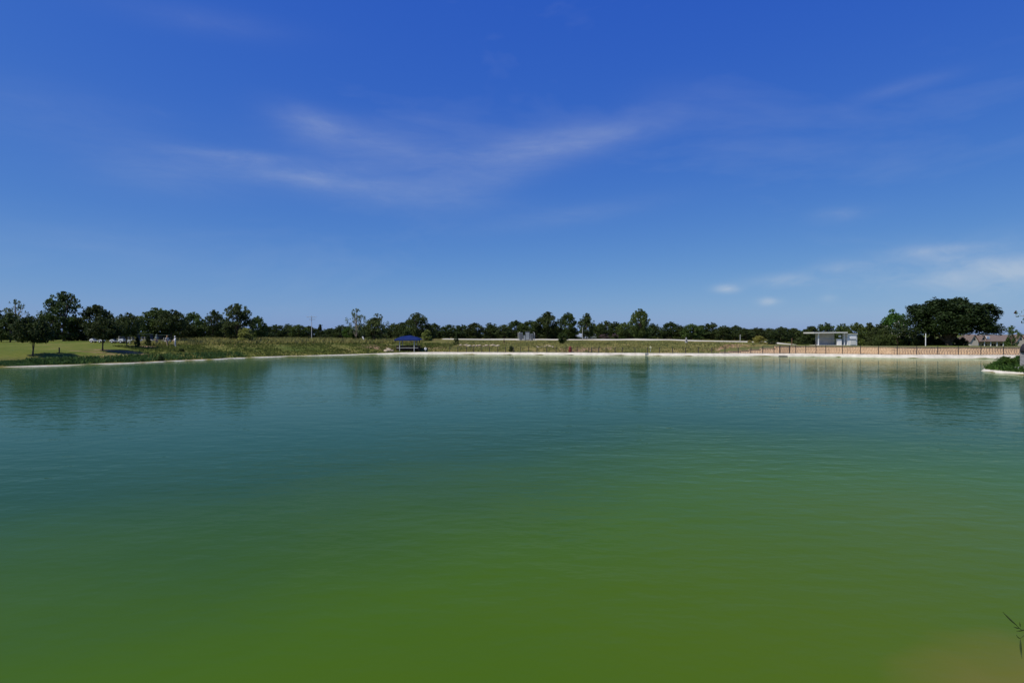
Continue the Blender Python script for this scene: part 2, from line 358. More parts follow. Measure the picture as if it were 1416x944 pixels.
prof = []
for k in range(n_):
    p = o0[k]; q = PD[k] + T1[k] * wid[k]; jit = .02 * math.sin(k * 2.3) + .015 * math.sin(k * .71)
    ap = kz[k] * 1.1; prof.append([(p[0] - T1[k][0] * .5, p[1] - T1[k][1] * .5, -.4), (p[0], p[1], .0), (p[0] + T1[k][0] * ap, p[1] + T1[k][1] * ap, kz[k] + jit), (q[0], q[1], kz[k] + jit + .01), (q[0], q[1], -.2)])
V = np.array(prof).reshape(-1, 3); fs = []
ok = [not (PD[k][1] < 46) for k in range(n_)]
for k in range(n_):
    if not ok[k]: continue
    k2 = (k + 1) % n_
    for j in range(4): fs.append((k * 5 + j, k2 * 5 + j, k2 * 5 + j + 1, k * 5 + j + 1))
struct(np_mesh('kerb', V, np.array(fs), concrete))

# ------------------------------------------------------------------ white gravel road behind the far bank
gravel = mat('gravel', (.62, .58, .48), .95, 0, 2.5, (.42, .385, .31), .4)
def road(name, pts, width, m, lift=.05, berm=0):
    P = [np.array(p) for p in pts]; dens = []
    for a, b_ in zip(P[:-1], P[1:]):
        k = max(1, int(np.linalg.norm(b_ - a) / 2))
        for j in range(k): dens.append(a + (b_ - a) * j / k)
    dens.append(P[-1]); dens = np.array(dens); T = np.gradient(dens, axis=0); T /= np.linalg.norm(T, axis=1)[:, None]; Nn = np.c_[-T[:, 1], T[:, 0]]
    cols = []
    for s in (-.5, -.25, 0, .25, .5):
        q = dens + Nn * s * width; cols.append(np.c_[q, terr(q[:, 0], q[:, 1]) + lift + berm * (s + .5)])
    cols.insert(0, np.c_[cols[0][:, :2], cols[0][:, 2] - .5]); V = np.stack(cols, 1).reshape(-1, 3); n = len(dens); c_ = len(cols); f = []
    for i in range(n - 1):
        for j in range(c_ - 1): f.append((i * c_ + j, i * c_ + j + 1, (i + 1) * c_ + j + 1, (i + 1) * c_ + j))
    return struct(np_mesh(name, V, np.array(f), m))
def deep(px, y): return ((px - 708) / F * y, y)
road('road', [deep(612, 168), deep(700, 168), deep(800, 164), deep(900, 158), deep(1000, 152), deep(1060, 148), deep(1140, 143), deep(1200, 141)], 5.0, gravel, .06, .17)
0 and road('path', [deep(-60, 112), deep(60, 110), deep(130, 109), deep(200, 108), deep(255, 112), deep(300, 122)], 2.2, mat('path_concrete', (.5, .47, .4), .9, .15, 2), .06)

# ------------------------------------------------------------------ retaining wall with its lawn
def path_at(off, plo, phi, step=.25):
    P = offset_path(off); sel = [p for p in P if p[1] > 84]
    sel = np.array(sorted(sel, key=lambda p: p[0] / p[1])); pxs = px_of(sel[:, 0], sel[:, 1])
    def f(px): return np.interp(px, pxs, sel[:, 0]), np.interp(px, pxs, sel[:, 1])
    return f
fw = path_at(1.75, 0, 0); fw_back = path_at(2.3, 0, 0); fb = path_at(7.5, 0, 0)
def wall_top(px):
    for lim, h in ((1008, .62), (1023, .8), (1037, .95), (1054, 1.12), (1071, 1.4)):
        if px < lim: return h
    return 1.72
wallE = empty('retaining_wall', (*fw(1180), .2), 0, 'low tan stone block retaining wall along the pond edge, stepped at one end', 'wall')
off0 = np.array(wallE.location)
blockm = mat('wall_block', (.64, .44, .27), .9, 0, 1.7, (.47, .31, .185), .2)
V = []; FF = []; pxl = np.linspace(996, 1432, 700); wp = np.array([fw(p) for p in pxl]); seg = np.r_[0, np.cumsum(np.linalg.norm(np.diff(wp, axis=0), axis=1))]
for row in range(9):
    s = -.2 + (row % 2) * .22; zz = .2 + row * .19
    while s < seg[-1] - .3:
        l = random.uniform(.36, .5); a = max(s, 0); e = min(s + l - .02, seg[-1]); s += l
        pm = np.interp((a + e) / 2, seg, pxl); top = wall_top(pm)
        if zz + .1 > top: continue
        pa = np.array([np.interp(a, seg, wp[:, 0]), np.interp(a, seg, wp[:, 1])]); pb = np.array([np.interp(e, seg, wp[:, 0]), np.interp(e, seg, wp[:, 1])])
        d = (pb - pa) / np.linalg.norm(pb - pa); nn = np.array([-d[1], d[0]]); j = random.uniform(-.01, .01); n = len(V); z1 = min(zz + .175, top)
        for q in (pa - nn * (.0 + j), pb - nn * (.0 + j), pb + nn * .3, pa + nn * .3):
            V.append((*q, zz)); V.append((*q, z1))
        FF += [(n, n + 2, n + 3, n + 1), (n + 1, n + 3, n + 5, n + 7), (n + 2, n + 4, n + 5, n + 3), (n, n + 1, n + 7, n + 6)]
o = np_mesh('blocks', np.array(V) - off0, np.array(FF), blockm, wallE); o['kind'] = 'stuff'
mb = MB(); cop = MB(); pv = np.arange(996, 1432, 4.0)
for a, e in zip(pv[:-1], pv[1:]):
    p, q = np.array(fw(a)), np.array(fw(e)); d = (q - p) / np.linalg.norm(q - p); nn = np.array([-d[1], d[0]]); h = wall_top((a + e) / 2)
    c = (p + q) / 2 + nn * .3; L = np.linalg.norm(q - p) + .02; rz = math.atan2(d[1], d[0])
    mb.box((*(c - off0[:2]), (h - .02 + .05) / 2 - off0[2]), (L, .56, h - .07), rz)
    cop.box((*(c - nn * .02 - off0[:2]), h + .03 - off0[2]), (L, .66, .07), rz)
mb.build('wall_core', mat('mortar', (.50, .36, .23), .95, .2), wallE)
cop.build('coping', mat('coping', (.42, .29, .17), .9, .2, 3), wallE)
V = []; FF = []
for i, px in enumerate(np.arange(996, 1433, 2.0)):
    a = fw_back(px); c = fb(px); h = wall_top(px) + .03
    for k in range(5):
        w = k / 4; x = a[0] + (c[0] - a[0]) * w; y = a[1] + (c[1] - a[1]) * w
        V.append((x, y, h * (1 - w) + (tz(x, y) + .03) * w if k == 4 else h + (tz(*fb(px)) + .03 - h) * w))
    if i:
        for k in range(4): FF.append(((i - 1) * 5 + k, i * 5 + k, i * 5 + k + 1, (i - 1) * 5 + k + 1))
lawnm = mat('lawn_strip', (.14, .13, .035), .95, 0, .5, (.07, .09, .02), .6)
struct(np_mesh('lawn', np.array(V), np.array(FF), lawnm))

# ------------------------------------------------------------------ fence on the kerb
dark_metal = mat('dark_metal', (.06, .05, .042), .6, .3, 6); pale_metal = mat('pale_metal', (.5, .5, .46), .5, .15, 5)
ff = path_at(.8, 0, 0)
posts = [622, 633, 645, 655, 665.5, 677, 688, 699, 710, 720, 731, 742.5, 756, 769, 783, 798, 814, 838, 850.5, 860.5, 878, 895.5, 912, 930, 948, 966, 984.5, 1002.5, 1021, 1038.5, 1055, 1070.5,
         1100.5, 1114.5, 1128.5, 1142, 1165.5, 1190, 1215, 1241, 1268, 1297, 1325.5, 1356.5, 1388, 1421]
def ph(px): return float(np.interp(px, [620, 1040, 1075, 1420], [1.0, 1.05, 1.5, 1.55]))
fence = empty('pond_fence', (*ff(900), .35), 0, 'long dark post and wire fence standing on the pale pond kerb', 'fence'); fo = Vector(fence.location)
pm_ = {}
for i, px in enumerate(posts):
    x, y = ff(px); h = ph(px); key = round(h, 2)
    mb = MB(); pw = .12 if px < 1060 else .085; mb.box((0, 0, h / 2), (pw, pw, h + .1)); mb.box((0, 0, h + .07), (pw + .03, pw + .03, .04))
    o = mb.build('post', dark_metal, fence); o.location = Vector((x, y, .4)) - fo; o.rotation_euler = (random.uniform(-.02, .02), random.uniform(-.025, .025), 0)
def rail(frac, th):
    mb = MB(); pts = []
    for px in np.arange(622, 1421.5, 6): x, y = ff(px); pts.append(Vector((x, y, .4 + ph(px) * frac)) - fo)
    mb.tube(pts, th, 4); mb.build('rail', dark_metal, fence)
rail(.98, .015); rail(.55, .010); rail(.12, .015)
for pl, pr, lab in ((818, 828, 'dark metal gate frame with crossbar in the fence before the bare brown bank'), (1078.5, 1092, 'dark metal gate in the fence at the stepped end of the stone wall')):
    a = np.array(ff(pl)); c = np.array(ff(pr)); L = float(np.linalg.norm(c - a)); rz = math.atan2(c[1] - a[1], c[0] - a[0]); h = ph(pl) + .08
    g = empty('fence_gate', (a[0], a[1], .38), rz, lab, 'gate')
    for s in (0, L):
        mb = MB(); mb.box((s, 0, h / 2), (.19, .16, h)); mb.build('gate_post', dark_metal, g)
    mb = MB(); mb.box((L / 2, 0, h - .06), (L - .19, .06, .07)); mb.build('crossbar', dark_metal, g); mb = MB(); mb.box((L / 2, 0, .12), (L - .19, .06, .06)); mb.build('crossbar', dark_metal, g)
    for k in range(1, 8):
        mb = MB(); mb.box((L * k / 8, 0, h / 2), (.025, .025, h - .2)); mb.build('bar', dark_metal, g)
# ------------------------------------------------------------------ trees
bark = mat('bark', (.10, .075, .05), .95, .35, 3, None, .6); bark_pale = mat('bark_pale', (.30, .25, .2), .9, .25, 3)
LEAF = {
 'dark': mat('leaf_dark', (.085, .118, .030), .6, 0, .45, (.022, .037, .010), 0, 0, .15, .28, .28),
 'mid': mat('leaf_mid', (.11, .155, .034), .6, 0, .45, (.034, .058, .013), 0, 0, .15, .3, .2),
 'pale': mat('leaf_pale', (.16, .19, .075), .6, 0, .5, (.07, .10, .03), 0, 0, .15, .32, .15),
 'bright': mat('leaf_bright', (.08, .16, .026), .6, 0, .5, (.04, .085, .015), 0, 0, .15, .35, .1),
 'yellow': mat('leaf_yellow', (.38, .35, .08), .6, 0, .8, (.19, .19, .04), 0, 0, .15, .3, .1),
 'olive': mat('leaf_olive', (.28, .30, .07), .6, 0, .8, (.13, .15, .035), 0, 0, .15, .3, .1),
 'oak': mat('leaf_oak', (.048, .074, .018), .6, 0, .35, (.014, .025, .007), 0, 0, .15, .22, .1),
 'pink': mat('blossom_pink', (.34, .16, .26), .7, 0, 1.2, (.17, .09, .12), 0, 0, .15, .3, .05),
 'white': mat('blossom_white', (.55, .52, .46), .7, 0, 1.2, (.3, .28, .24), 0, 0, .15, .3, .05),
 'red': mat('blossom_red', (.45, .03, .07), .7, .3, 2, None, 0, 0, .15, .3, .05)}
def leaf_quads(cent, size, aspect=1.7):
    n = len(cent); a = rng.normal(size=(n, 3)); a /= np.linalg.norm(a, axis=1)[:, None]; b_ = rng.normal(size=(n, 3)); b_ = np.cross(a, b_); b_ /= np.linalg.norm(b_, axis=1)[:, None]
    s = size * rng.uniform(.6, 1.35, n)[:, None]; a = a * s * .5 * aspect; b_ = b_ * s * .5
    V = np.stack([cent - a, cent + b_ * .9 - a * .1, cent + a, cent - b_ * .9 - a * .1], 1).reshape(-1, 3)
    return V, np.arange(4 * n).reshape(-1, 4)
def crown_points(seed, shape):
    g = np.random.default_rng(seed); S = dict(n=46, per=70, lo=.28, hi=.97, rx=.5, r=.115, top=.55, spike=8, fill=.9); S.update(shape)
    cl = []
    k = 0
    while len(cl) < S['n'] and k < 5000:
        k += 1
        z = g.uniform(0, 1); prof = S.get('prof', 'round')
        if prof == 'round': w = math.sqrt(max(0, 1 - (2 * z - 2 * (1 - S['top'])) ** 2)) if z > .5 * (1 - S['top']) else .75
        elif prof == 'cone': w = (1 - z) ** .8 + .06
        elif prof == 'umbrella': w = min(1, .45 + 1.3 * z) if z < .55 else math.sqrt(max(0.01, 1 - ((z - .55) / .46) ** 2))
        elif prof == 'dome': w = math.sqrt(max(.01, 1 - z * z)) * (1 if z > .1 else .95)
        elif prof == 'tall': w = (.62 + .5 * math.sin(z * math.pi)) * (1 if z < .8 else .75)
        th = g.uniform(0, 2 * math.pi); rr = math.sqrt(g.uniform(S.get('hollow', .1), 1)) * w * (S['rx'] - S['r'] * .7) * g.uniform(.85, 1.1)
        cl.append((rr * math.cos(th), rr * math.sin(th), S['lo'] + (S['hi'] - S['r'] - S['lo']) * z, S['r'] * g.uniform(.65, 1.25)))
    for i in range(S['spike']):         # shoots standing out of the outline
        th = g.uniform(0, 2 * math.pi); rr = g.uniform(0, .8) * S['rx']; zt = S['lo'] + (S['hi'] - S['lo']) * math.sqrt(max(0, 1 - (rr / S['rx']) ** 2)) if S.get('prof', 'round') != 'cone' else g.uniform(S['lo'], S['hi'])
        cl.append((rr * math.cos(th), rr * math.sin(th), min(1, zt) - .02, S['r'] * .4))
    cl = np.array(cl); pts = []
    if S.get('lobes'):
        for i in range(S['lobes']):
            th = g.uniform(0, 2 * math.pi); rr = g.uniform(.1, .8) * S['rx']; zt = S['lo'] + (S['hi'] - S['lo']) * math.sqrt(1 - (rr / S['rx']) ** 2)
            q = g.normal(size=(7, 3)) * (.022, .022, .03) + (rr * math.cos(th), rr * math.sin(th), zt - .03); cl = np.r_[cl, np.c_[q, g.uniform(.03, .06, 7)]]
    for x, y, z, r in cl:
        n = max(6, int(S['per'] * (r / S['r']) ** 2)); p = g.normal(size=(n, 3)); p /= np.linalg.norm(p, axis=1)[:, None]; p *= (g.uniform(.05, 1, n) ** .45)[:, None] * r
        p[:, 2] *= S.get('zs', .72); pts.append(p + (x, y, z))
    return cl, np.concatenate(pts)
def proto(name, seed, leafm, shape, leaf=.034, trunk=True, trunk_r=.022, barkm=None, blossom=None, limbs=9, lean=.0, trunk_top=.7):
    e = empty(name, (0, 0, 0)); cl, pts = crown_points(seed, shape)
    V, Fq = leaf_quads(pts, leaf); np_mesh('crown', V, Fq, leafm, e)
    if blossom:
        top = pts[(pts[:, 2] > np.median(pts[:, 2]) - .12)]; sel = top[rng.random(len(top)) < blossom[1]]; V, Fq = leaf_quads(sel * (1.04, 1.04, 1.02), leaf * 1.05, 1.1); np_mesh('blossom', V, Fq, blossom[0], e)
    g = random.Random(seed); mb = MB(); x = y = 0; path = []; rad = []
    for k in range(6):
        path.append((x, y, -.03 + trunk_top * k / 5)); rad.append(trunk_r * (1.35 if k == 0 else 1 - .13 * k)); x += g.uniform(-.018, .018) + lean; y += g.uniform(-.018, .018)
    mb.tube(path, rad, 7)
    for c in sorted(cl.tolist(), key=lambda c: g.random())[:limbs]:
        st = g.randint(1, 4); p0 = Vector(path[st]); p1 = Vector(c[:3])
        if p1.z < p0.z: p0 = Vector(path[1])
        mid = p0.lerp(p1, .5) + Vector((g.uniform(-.03, .03), g.uniform(-.03, .03), .03)); mb.tube([p0, mid, p1], [trunk_r * .5, trunk_r * .33, trunk_r * .12], 5)
    mb.build('trunk', barkm or bark, e)
    return e
P = {}
P['round'] = proto('broadleaf_tree', 11, LEAF['dark'], dict(n=92, per=66, lo=.13, r=.11, spike=18))
P['round2'] = proto('broadleaf_tree', 12, LEAF['dark'], dict(n=80, per=70, lo=.08, r=.12, spike=20, top=.5))
P['low'] = proto('broadleaf_tree', 13, LEAF['dark'], dict(n=80, per=62, lo=.04, r=.115, spike=14, prof='tall'))
P['low2'] = proto('broadleaf_tree', 14, LEAF['dark'], dict(n=80, per=62, lo=.03, r=.12, spike=10, prof='dome'))
P['ragged'] = proto('broadleaf_tree', 15, LEAF['dark'], dict(n=92, per=50, lo=.10, r=.09, spike=40, hollow=.05), leaf=.03, limbs=22)
P['umbrella'] = proto('broadleaf_tree', 16, LEAF['mid'], dict(n=100, per=58, lo=.12, r=.1, spike=22, prof='umbrella'), limbs=16)
P['tallmid'] = proto('broadleaf_tree', 17, LEAF['mid'], dict(n=88, per=58, lo=.1, r=.11, spike=22, prof='tall'))
P['airy'] = proto('pale_tree', 18, LEAF['pale'], dict(n=44, per=26, lo=.2, r=.085, spike=20, hollow=.05), leaf=.03, barkm=bark_pale, limbs=26)
P['bright'] = proto('bright_tree', 19, LEAF['bright'], dict(n=70, per=66, lo=.2, r=.11, spike=10))
P['young'] = proto('young_tree', 20, LEAF['dark'], dict(n=84, per=62, lo=.38, r=.115, spike=22, prof='tall'), trunk_r=.02, limbs=6)
P['cone'] = proto('cedar_tree', 21, LEAF['dark'], dict(n=70, per=46, lo=.04, r=.09, spike=10, prof='cone'), trunk_top=.9)
P['tiered'] = proto('cedar_tree', 22, LEAF['mid'], dict(n=46, per=46, lo=.1, r=.09, spike=22, prof='umbrella'), leaf=.03, trunk_top=.85)
P['bush'] = proto('round_bush', 23, LEAF['olive'], dict(n=60, per=60, lo=.04, r=.14, spike=14, prof='dome'), leaf=.04, trunk_top=.4, trunk_r=.03)
P['ybush'] = proto('yellow_bush', 24, LEAF['yellow'], dict(n=60, per=60, lo=.02, r=.14, spike=14, prof='dome'), leaf=.04, trunk_top=.4, trunk_r=.03)
P['dbush'] = proto('dark_bush', 25, LEAF['dark'], dict(n=56, per=60, lo=.02, r=.14, spike=12, prof='dome'), leaf=.045, trunk_top=.4, trunk_r=.03)
P['pink'] = proto('flowering_shrub', 26, LEAF['mid'], dict(n=56, per=50, lo=.04, r=.13, spike=8, prof='dome'), leaf=.04, trunk_top=.5, blossom=(LEAF['pink'], .75))
P['white'] = proto('flowering_tree', 27, LEAF['dark'], dict(n=56, per=60, lo=.16, r=.11, spike=12), blossom=(LEAF['white'], .16))
used = set()
def plant(kind, px, top, wpx, depth=None, base=None, label='', cat='tree', group=None, rot=None, name=None):
    if base is not None: x, y, z = gp(px, base)
    else: y = depth; x = (px - 708) / F * y; z = tz(x, y)
    h = (HORIZON - top) / F * y + EYE - z; w = wpx / F * y
    if kind in used: o = copy_tree(P[kind])
    else: o = P[kind]; used.add(kind)
    if name: o.name = name
    o.location = (x, y, z - .05); o.scale = (w, w, h + .05); o.rotation_euler.z = random.uniform(0, 6.28) if rot is None else rot
    tag(o, label, cat)
    if group: o['group'] = group
    elif 'group' in o: del o['group']
    return o
# left bank
for i, px in enumerate(range(-10, 380, 19)):
    plant('dbush', px, random.uniform(455, 460), 30, 140 + 4 * (i % 3), label='dark undergrowth bush under the trees behind the golf lawn', cat='bush', group='undergrowth behind the golf lawn')
for i, px in enumerate(range(1110, 1420, 22)):
    plant('dbush', px, random.uniform(463, 467), 34, 150 + 4 * (i % 3), label='dark undergrowth bush behind the shelter and the oak', cat='bush', group='undergrowth behind the shelter') if px < 1325 else None
GL = 'trees behind the golf lawn'
plant('low', -14, 420, 46, 112, label='dark tree massed at the end of the golf lawn'); plant('airy', 22, 412, 36, 128, label='thin pale leaved tree rising over the dark trees on the golf lawn')
plant('round', 14, 432, 46, 110, label='squat dark tree below the thin pale crowned tree')
plant('ragged', 88, 401, 62, 122, label='tallest dark tree of the golf lawn with ragged open top'); plant('low', 66, 432, 44, 124, label='dark tree tucked against the tallest ragged tree')
plant('round2', 132, 420, 52, 124, label='domed dark tree behind the golf cart beside the thin trunked tree')
plant('low2', 108, 438, 40, 128, label='low dark tree filling the gap behind the golf lawn', group=GL); plant('low2', 158, 440, 40, 128, label='low dark tree filling the gap behind the golf lawn', group=GL)
plant('low2', 40, 436, 40, 130, label='low dark tree filling the gap behind the golf lawn', group=GL); plant('low2', 192, 440, 36, 128, label='low dark tree filling the gap behind the golf lawn', group=GL); plant('low', 252, 440, 34, 130, label='low dark tree filling the gap behind the golf lawn', group=GL)
plant('young', 45, 436, 56, base=492, label='dark tree with short sturdy trunk nearest the kerb on the golf lawn')
plant('young', 142, 436, 52, base=485, label='small tree with bare slender trunk casting shade on the lawn')
plant('young', 176, 431, 38, base=480, label='dark tree growing on the lawn between two golf carts')
plant('umbrella', 216, 424, 62, 116, label='broad crowned tree above the golfers'); plant('young', 238, 427, 44, base=475, label='dark tree with short trunk right beside the golfers')
plant('tallmid', 268, 430, 36, 134, label='lighter green tree beyond the golfers, next to the dark clump'); plant('ragged', 296, 427, 34, 130, label='narrow ragged tree joined to the dark tall clump')
plant('ragged', 328, 418, 54, 126, label='tall dark spiky tree behind the round yellow green bush'); plant('low2', 312, 440, 50, 134, label='low dark tree at the foot of the spiky tall tree'); plant('low2', 280, 444, 46, 138, label='low dark tree at the foot of the lighter green tree')
plant('tallmid', 357, 436, 28, 140, label='slim green tree at the end of the dark clump by the golf lawn'); plant('dbush', 368, 449, 26, 150, label='dark low tree where the far hedge line begins')
plant('bush', 340, 452, 29, base=474, label='round yellow green bush on the crest of the grassy bank', cat='bush')
for px, b_, w, tp in ((190, 480, 9, 465), (205, 478, 9, 463), (215, 475, 5, 470)): plant('dbush', px, tp, w, base=b_, label='small leafy sapling on the lawn in front of the golf carts', cat='sapling', group='saplings before the golf carts')
plant('dbush', 251, 481.5, 11, base=486, label='small dark clump of weeds on the open grass slope', cat='bush'); plant('dbush', 222, 491, 11, base=499, label='dark leafy clump hanging over the kerb of the grassy bank', cat='bush')
LB = [(480, 'dark tree in the distant belt beyond the weedy crest by the utility pole', 'distant trees beyond the crest'), (612, 'dark tree in the distant belt past the blue canopy', 'distant trees past the canopy'), (752, 'dark tree in the distant belt behind the pump cabinets', 'distant trees behind the pump cabinets'),
      (874, 'dark tree in the distant belt behind the pink shrubs and pale house', 'distant trees behind the pink shrubs'), (1026, 'dark tree in the distant belt between the lone tallest tree and the yellow bush', 'distant trees past the lone tree'), (9999, 'dark tree in the distant belt behind the yellow bush', 'distant trees behind the yellow bush')]
def lab_of(px): return next((a, g) for lim, a, g in LB if px < lim)
belt = [(382, 449, 30), (398, 448, 26), (413, 449, 26), (427, 451, 20), (459, 454, 26), (472, 449.5, 30), (545, 447, 28), (556, 446, 26), (601, 447, 26), (621, 449, 30), (639, 449, 28), (656, 446.5, 28), (678, 446.5, 32), (697, 449, 28), (714, 443, 36), (733, 443, 34),
        (828, 447, 26), (838, 443.5, 26), (851, 444.5, 26), (864, 446, 26), (903, 447, 26), (927, 445, 34), (942, 450, 26), (956, 448, 30), (970, 450, 26), (984, 446, 28), (1001, 450, 26), (1017, 450, 28), (1031, 455, 26), (1047, 453, 26), (1063, 454, 26), (1080, 452, 34), (1097, 454, 30), (1110, 459, 24)]
for i, (px, tp, w) in enumerate(belt):
    k = ('low', 'low2', 'round2', 'tallmid', 'low', 'low2', 'ragged')[(i * 5 + i // 3) % 7]
    plant(k, px, tp - 1, w * 1.12, random.uniform(182, 205) if px > 500 else random.uniform(190, 215), label='taller ' + lab_of(px)[0], group='taller ' + lab_of(px)[1], name='belt_tree')
for i, px in enumerate(range(366, 1120, 17)):
    plant(('low', 'low2')[i % 2], px + random.uniform(-4, 4), random.uniform(452.5, 456.5), random.uniform(27, 36), random.uniform(215, 240), label='low ' + lab_of(px)[0], group='low ' + lab_of(px)[1], name='belt_tree')
plant('cone', 443, 447, 15, 190, label='small pointed cedar standing alone by the utility pole'); plant('dbush', 450, 462, 16, 148, label='dark bush on the weedy crest near the utility pole', cat='bush')
plant('airy', 493, 425, 32, 150, label='tall thin pale green tree by the leaning white plank'); plant('bright', 483, 450, 22, 152, label='light green bush at the foot of the thin pale tree', cat='bush'); plant('dbush', 496, 448, 24, 155, label='dark bush at the foot of the thin pale tree', cat='bush')
plant('round2', 518, 438, 36, 145, label='round dark tree beside the thin pale tree'); plant('airy', 522, 432, 34, 149, label='pale wispy crown showing over the round dark tree'); plant('ragged', 577, 431, 40, 160, label='tall dark uneven tree behind the blue canopy'); plant('low', 566, 440, 30, 165, label='dark tree standing close behind the blue canopy'); plant('low', 592, 446, 26, 163, label='dark tree right next to the uneven tree behind the canopy')
plant('dbush', 562, 455, 22, 150, label='dull green bush directly above the blue canopy', cat='bush'); plant('olive' if 'olive' in P else 'bush', 590, 455, 18, 150, label='grey green bush past the edge of the blue canopy', cat='bush')
plant('cone', 631, 459, 11, base=477.5, label='small dark cedar standing on the stony bank')
plant('dbush', 707, 478, 9, base=486, label='small dark bush behind the pond fence', cat='bush')
plant('round', 757, 430, 40, 176, label='broad dark tree right of the grey pump equipment'); plant('tallmid', 785, 430.5, 30, 176, label='tall slim dark tree between two similar trees by the road'); plant('round', 811, 432, 27, 172, label='dark tree with visible trunk before the pale roofed house'); plant('low', 742, 446, 30, 178, label='lower dark tree beside the grey pump equipment')
plant('low2', 766, 448, 30, 182, label='low dark tree between the trees by the road', group='low trees by the road'); plant('low2', 792, 452, 26, 182, label='low dark tree between the trees by the road', group='low trees by the road')
plant('umbrella', 778, 459, 18, base=475, label='small rounded tree throwing shade on the brown bank')
plant('umbrella', 884, 425.5, 32, 165, label='tallest lone dark tree standing by the white road', name='lone_tree'); plant('low', 886, 444, 34, 172, label='dark undergrowth tree at the foot of the tallest lone tree'); plant('low2', 870, 450, 24, 176, label='dark bushy tree beside the pink shrubs')
plant('pink', 834, 462, 18, 172, label='wide mound of pink blossom behind the white road', cat='shrub'); plant('pink', 850, 461, 13, 174, label='smaller pink brown flowering shrub next to the wide pink one', cat='shrub')
plant('ybush', 1050, 463.5, 24, 126, label='rounded yellow bush on the bank above the stone wall', cat='bush'); plant('ybush', 1037, 470, 9, 126, label='small yellow bush beside the large yellow one', cat='bush'); plant('dbush', 1067, 468, 18, 125, label='dark low bush next to the yellow bush', cat='bush')
# right
for px, tp, w, k in ((1122, 450, 34, 'round2'), (1142, 445, 38, 'low'), (1165, 446, 36, 'low2'), (1184, 445, 34, 'tallmid'), (1204, 445, 38, 'round'), (1218, 446, 38, 'low')):
    plant(k, px, tp, w, 140 + random.uniform(-6, 6), label='dark green tree in the row behind the pale shelter', group='trees behind the shelter')
plant('bright', 1236, 426, 44, 145, label='brighter green tree next to the huge oak'); plant('white', 1240, 443, 44, 132, label='dark tree flecked with white blossom beside the huge oak'); plant('low', 1222, 452, 30, 126, label='dark bushy tree near the white box hut'); plant('low2', 1262, 452, 44, 134, label='dark undergrowth tree at the edge of the huge oak')
plant('tiered', 1399, 449, 25, 128, label='flat tiered cedar in front of the house'); plant('dbush', 1394, 466, 13, 130, label='dark bush below the flat tiered cedar', cat='bush'); plant('dbush', 1331, 466, 18, 126, label='dark bush at the cream gable of the house', cat='bush')
# the huge live oak
for px_ in (1272, 1288, 1304, 1320): plant('dbush', px_, 461 + random.uniform(0, 5), 26, 127, label='dark shrub in the shade under the huge oak', cat='bush', group='shrubs under the oak')
ox, oy = (1312 - 708) / F * 120, 120.0; ozz = tz(ox, oy)
P['oak'] = proto('live_oak', 31, LEAF['oak'], dict(n=260, per=120, lo=.31, hi=.94, r=.075, spike=60, prof='dome', hollow=.02, lobes=26, zs=1.35), leaf=.0175, trunk_r=.035, limbs=40, trunk_top=.5)
plant('oak', 1311, 412, 138, 120, label='huge spreading dark live oak behind the stone wall', rot=.6)

# ------------------------------------------------------------------ tall weeds and rough grass
def blades(name, pts, hmin, hmax, m, label, wid=.05, lean=.5, cat='grass', per=3):
    pts = np.repeat(pts, per, 0); n = len(pts); pts = pts + np.c_[rng.normal(0, .12, (n, 2)), np.zeros(n)]
    h = rng.uniform(hmin, hmax, n)[:, None]; a = rng.uniform(0, 6.283, n); d = np.c_[np.cos(a), np.sin(a), np.zeros(n)]; l = np.c_[rng.normal(0, lean, (n, 2)), np.ones(n)]
    w = wid * rng.uniform(.6, 1.5, n)[:, None]; tip = pts + l * h; mid = pts + l * (1, 1, 1) * h * .55 - np.c_[l[:, :2] * h * .2, np.zeros(n)]
    V = np.stack([pts - d * w - (0, 0, .05), pts + d * w - (0, 0, .05), mid + d * w * .8, tip, mid - d * w * .8], 1).reshape(-1, 3)
    b0 = np.arange(n) * 5; Fq = np.c_[b0, b0 + 1, b0 + 2, b0 + 3, b0 + 4]
    o = np_mesh(name, V, Fq, m); o['kind'] = 'stuff'; tag(o, label, cat); return o
def scatter(n, plo, phi, dlo, dhi):
    P0 = np.array([p for p in PD if p[1] > 48 and plo - 40 < px_of(*p) < phi + 40 and not (p[0] > 45 and p[1] < 84)])
    P0 = P0[np.argsort(px_of(P0[:, 0], P0[:, 1]))]; pxs = px_of(P0[:, 0], P0[:, 1])
    q = rng.uniform(plo, phi, n * 3); d = rng.uniform(dlo, dhi, n * 3); x0 = np.interp(q, pxs, P0[:, 0]); y0 = np.interp(q, pxs, P0[:, 1])
    dirn = np.interp(q, [0, 340, 520, 1400], [-1.2, -.9, 0, .2]); x = x0 + d * np.sin(dirn) ; y = y0 + d * np.cos(dirn)
    s = sdist(x, y); k = (s > max(.6, dlo * .6)) & (wob(x, y, .35, 4) + rng.normal(0, .5, len(x)) > -.1); x, y = x[k][:n], y[k][:n]
    return np.c_[x, y, terr(x, y)]
weedm = mat('weed', (.10, .18, .05), .7, 0, .7, (.05, .10, .028), 0, 0, .15, .3); drym = mat('dry_grass', (.40, .36, .13), .8, 0, .4, (.18, .20, .055), 0, 0, .1, .3); bankm = mat('bank_grass', (.17, .19, .045), .8, 0, .3, (.08, .115, .025), 0, 0, .1, .3)
blades('shore_weeds', scatter(1500, 60, 345, .8, 4.2), .12, .55, weedm, 'dark green weeds growing along the kerb of the golf bank', .07)
blades('kerb_grass', scatter(1600, -20, 120, .8, 4), .06, .2, weedm, 'short dark grass along the kerb below the mown golf lawn', .06)
blades('bank_grass', scatter(7000, 230, 620, .7, 16), .08, .28, bankm, 'rough short grass covering the bank between bush and canopy', .06)
blades('crest_grass', scatter(5200, 268, 560, 16, 30), .35, .95, drym, 'tall yellowish grass along the crest of the bank', .06)
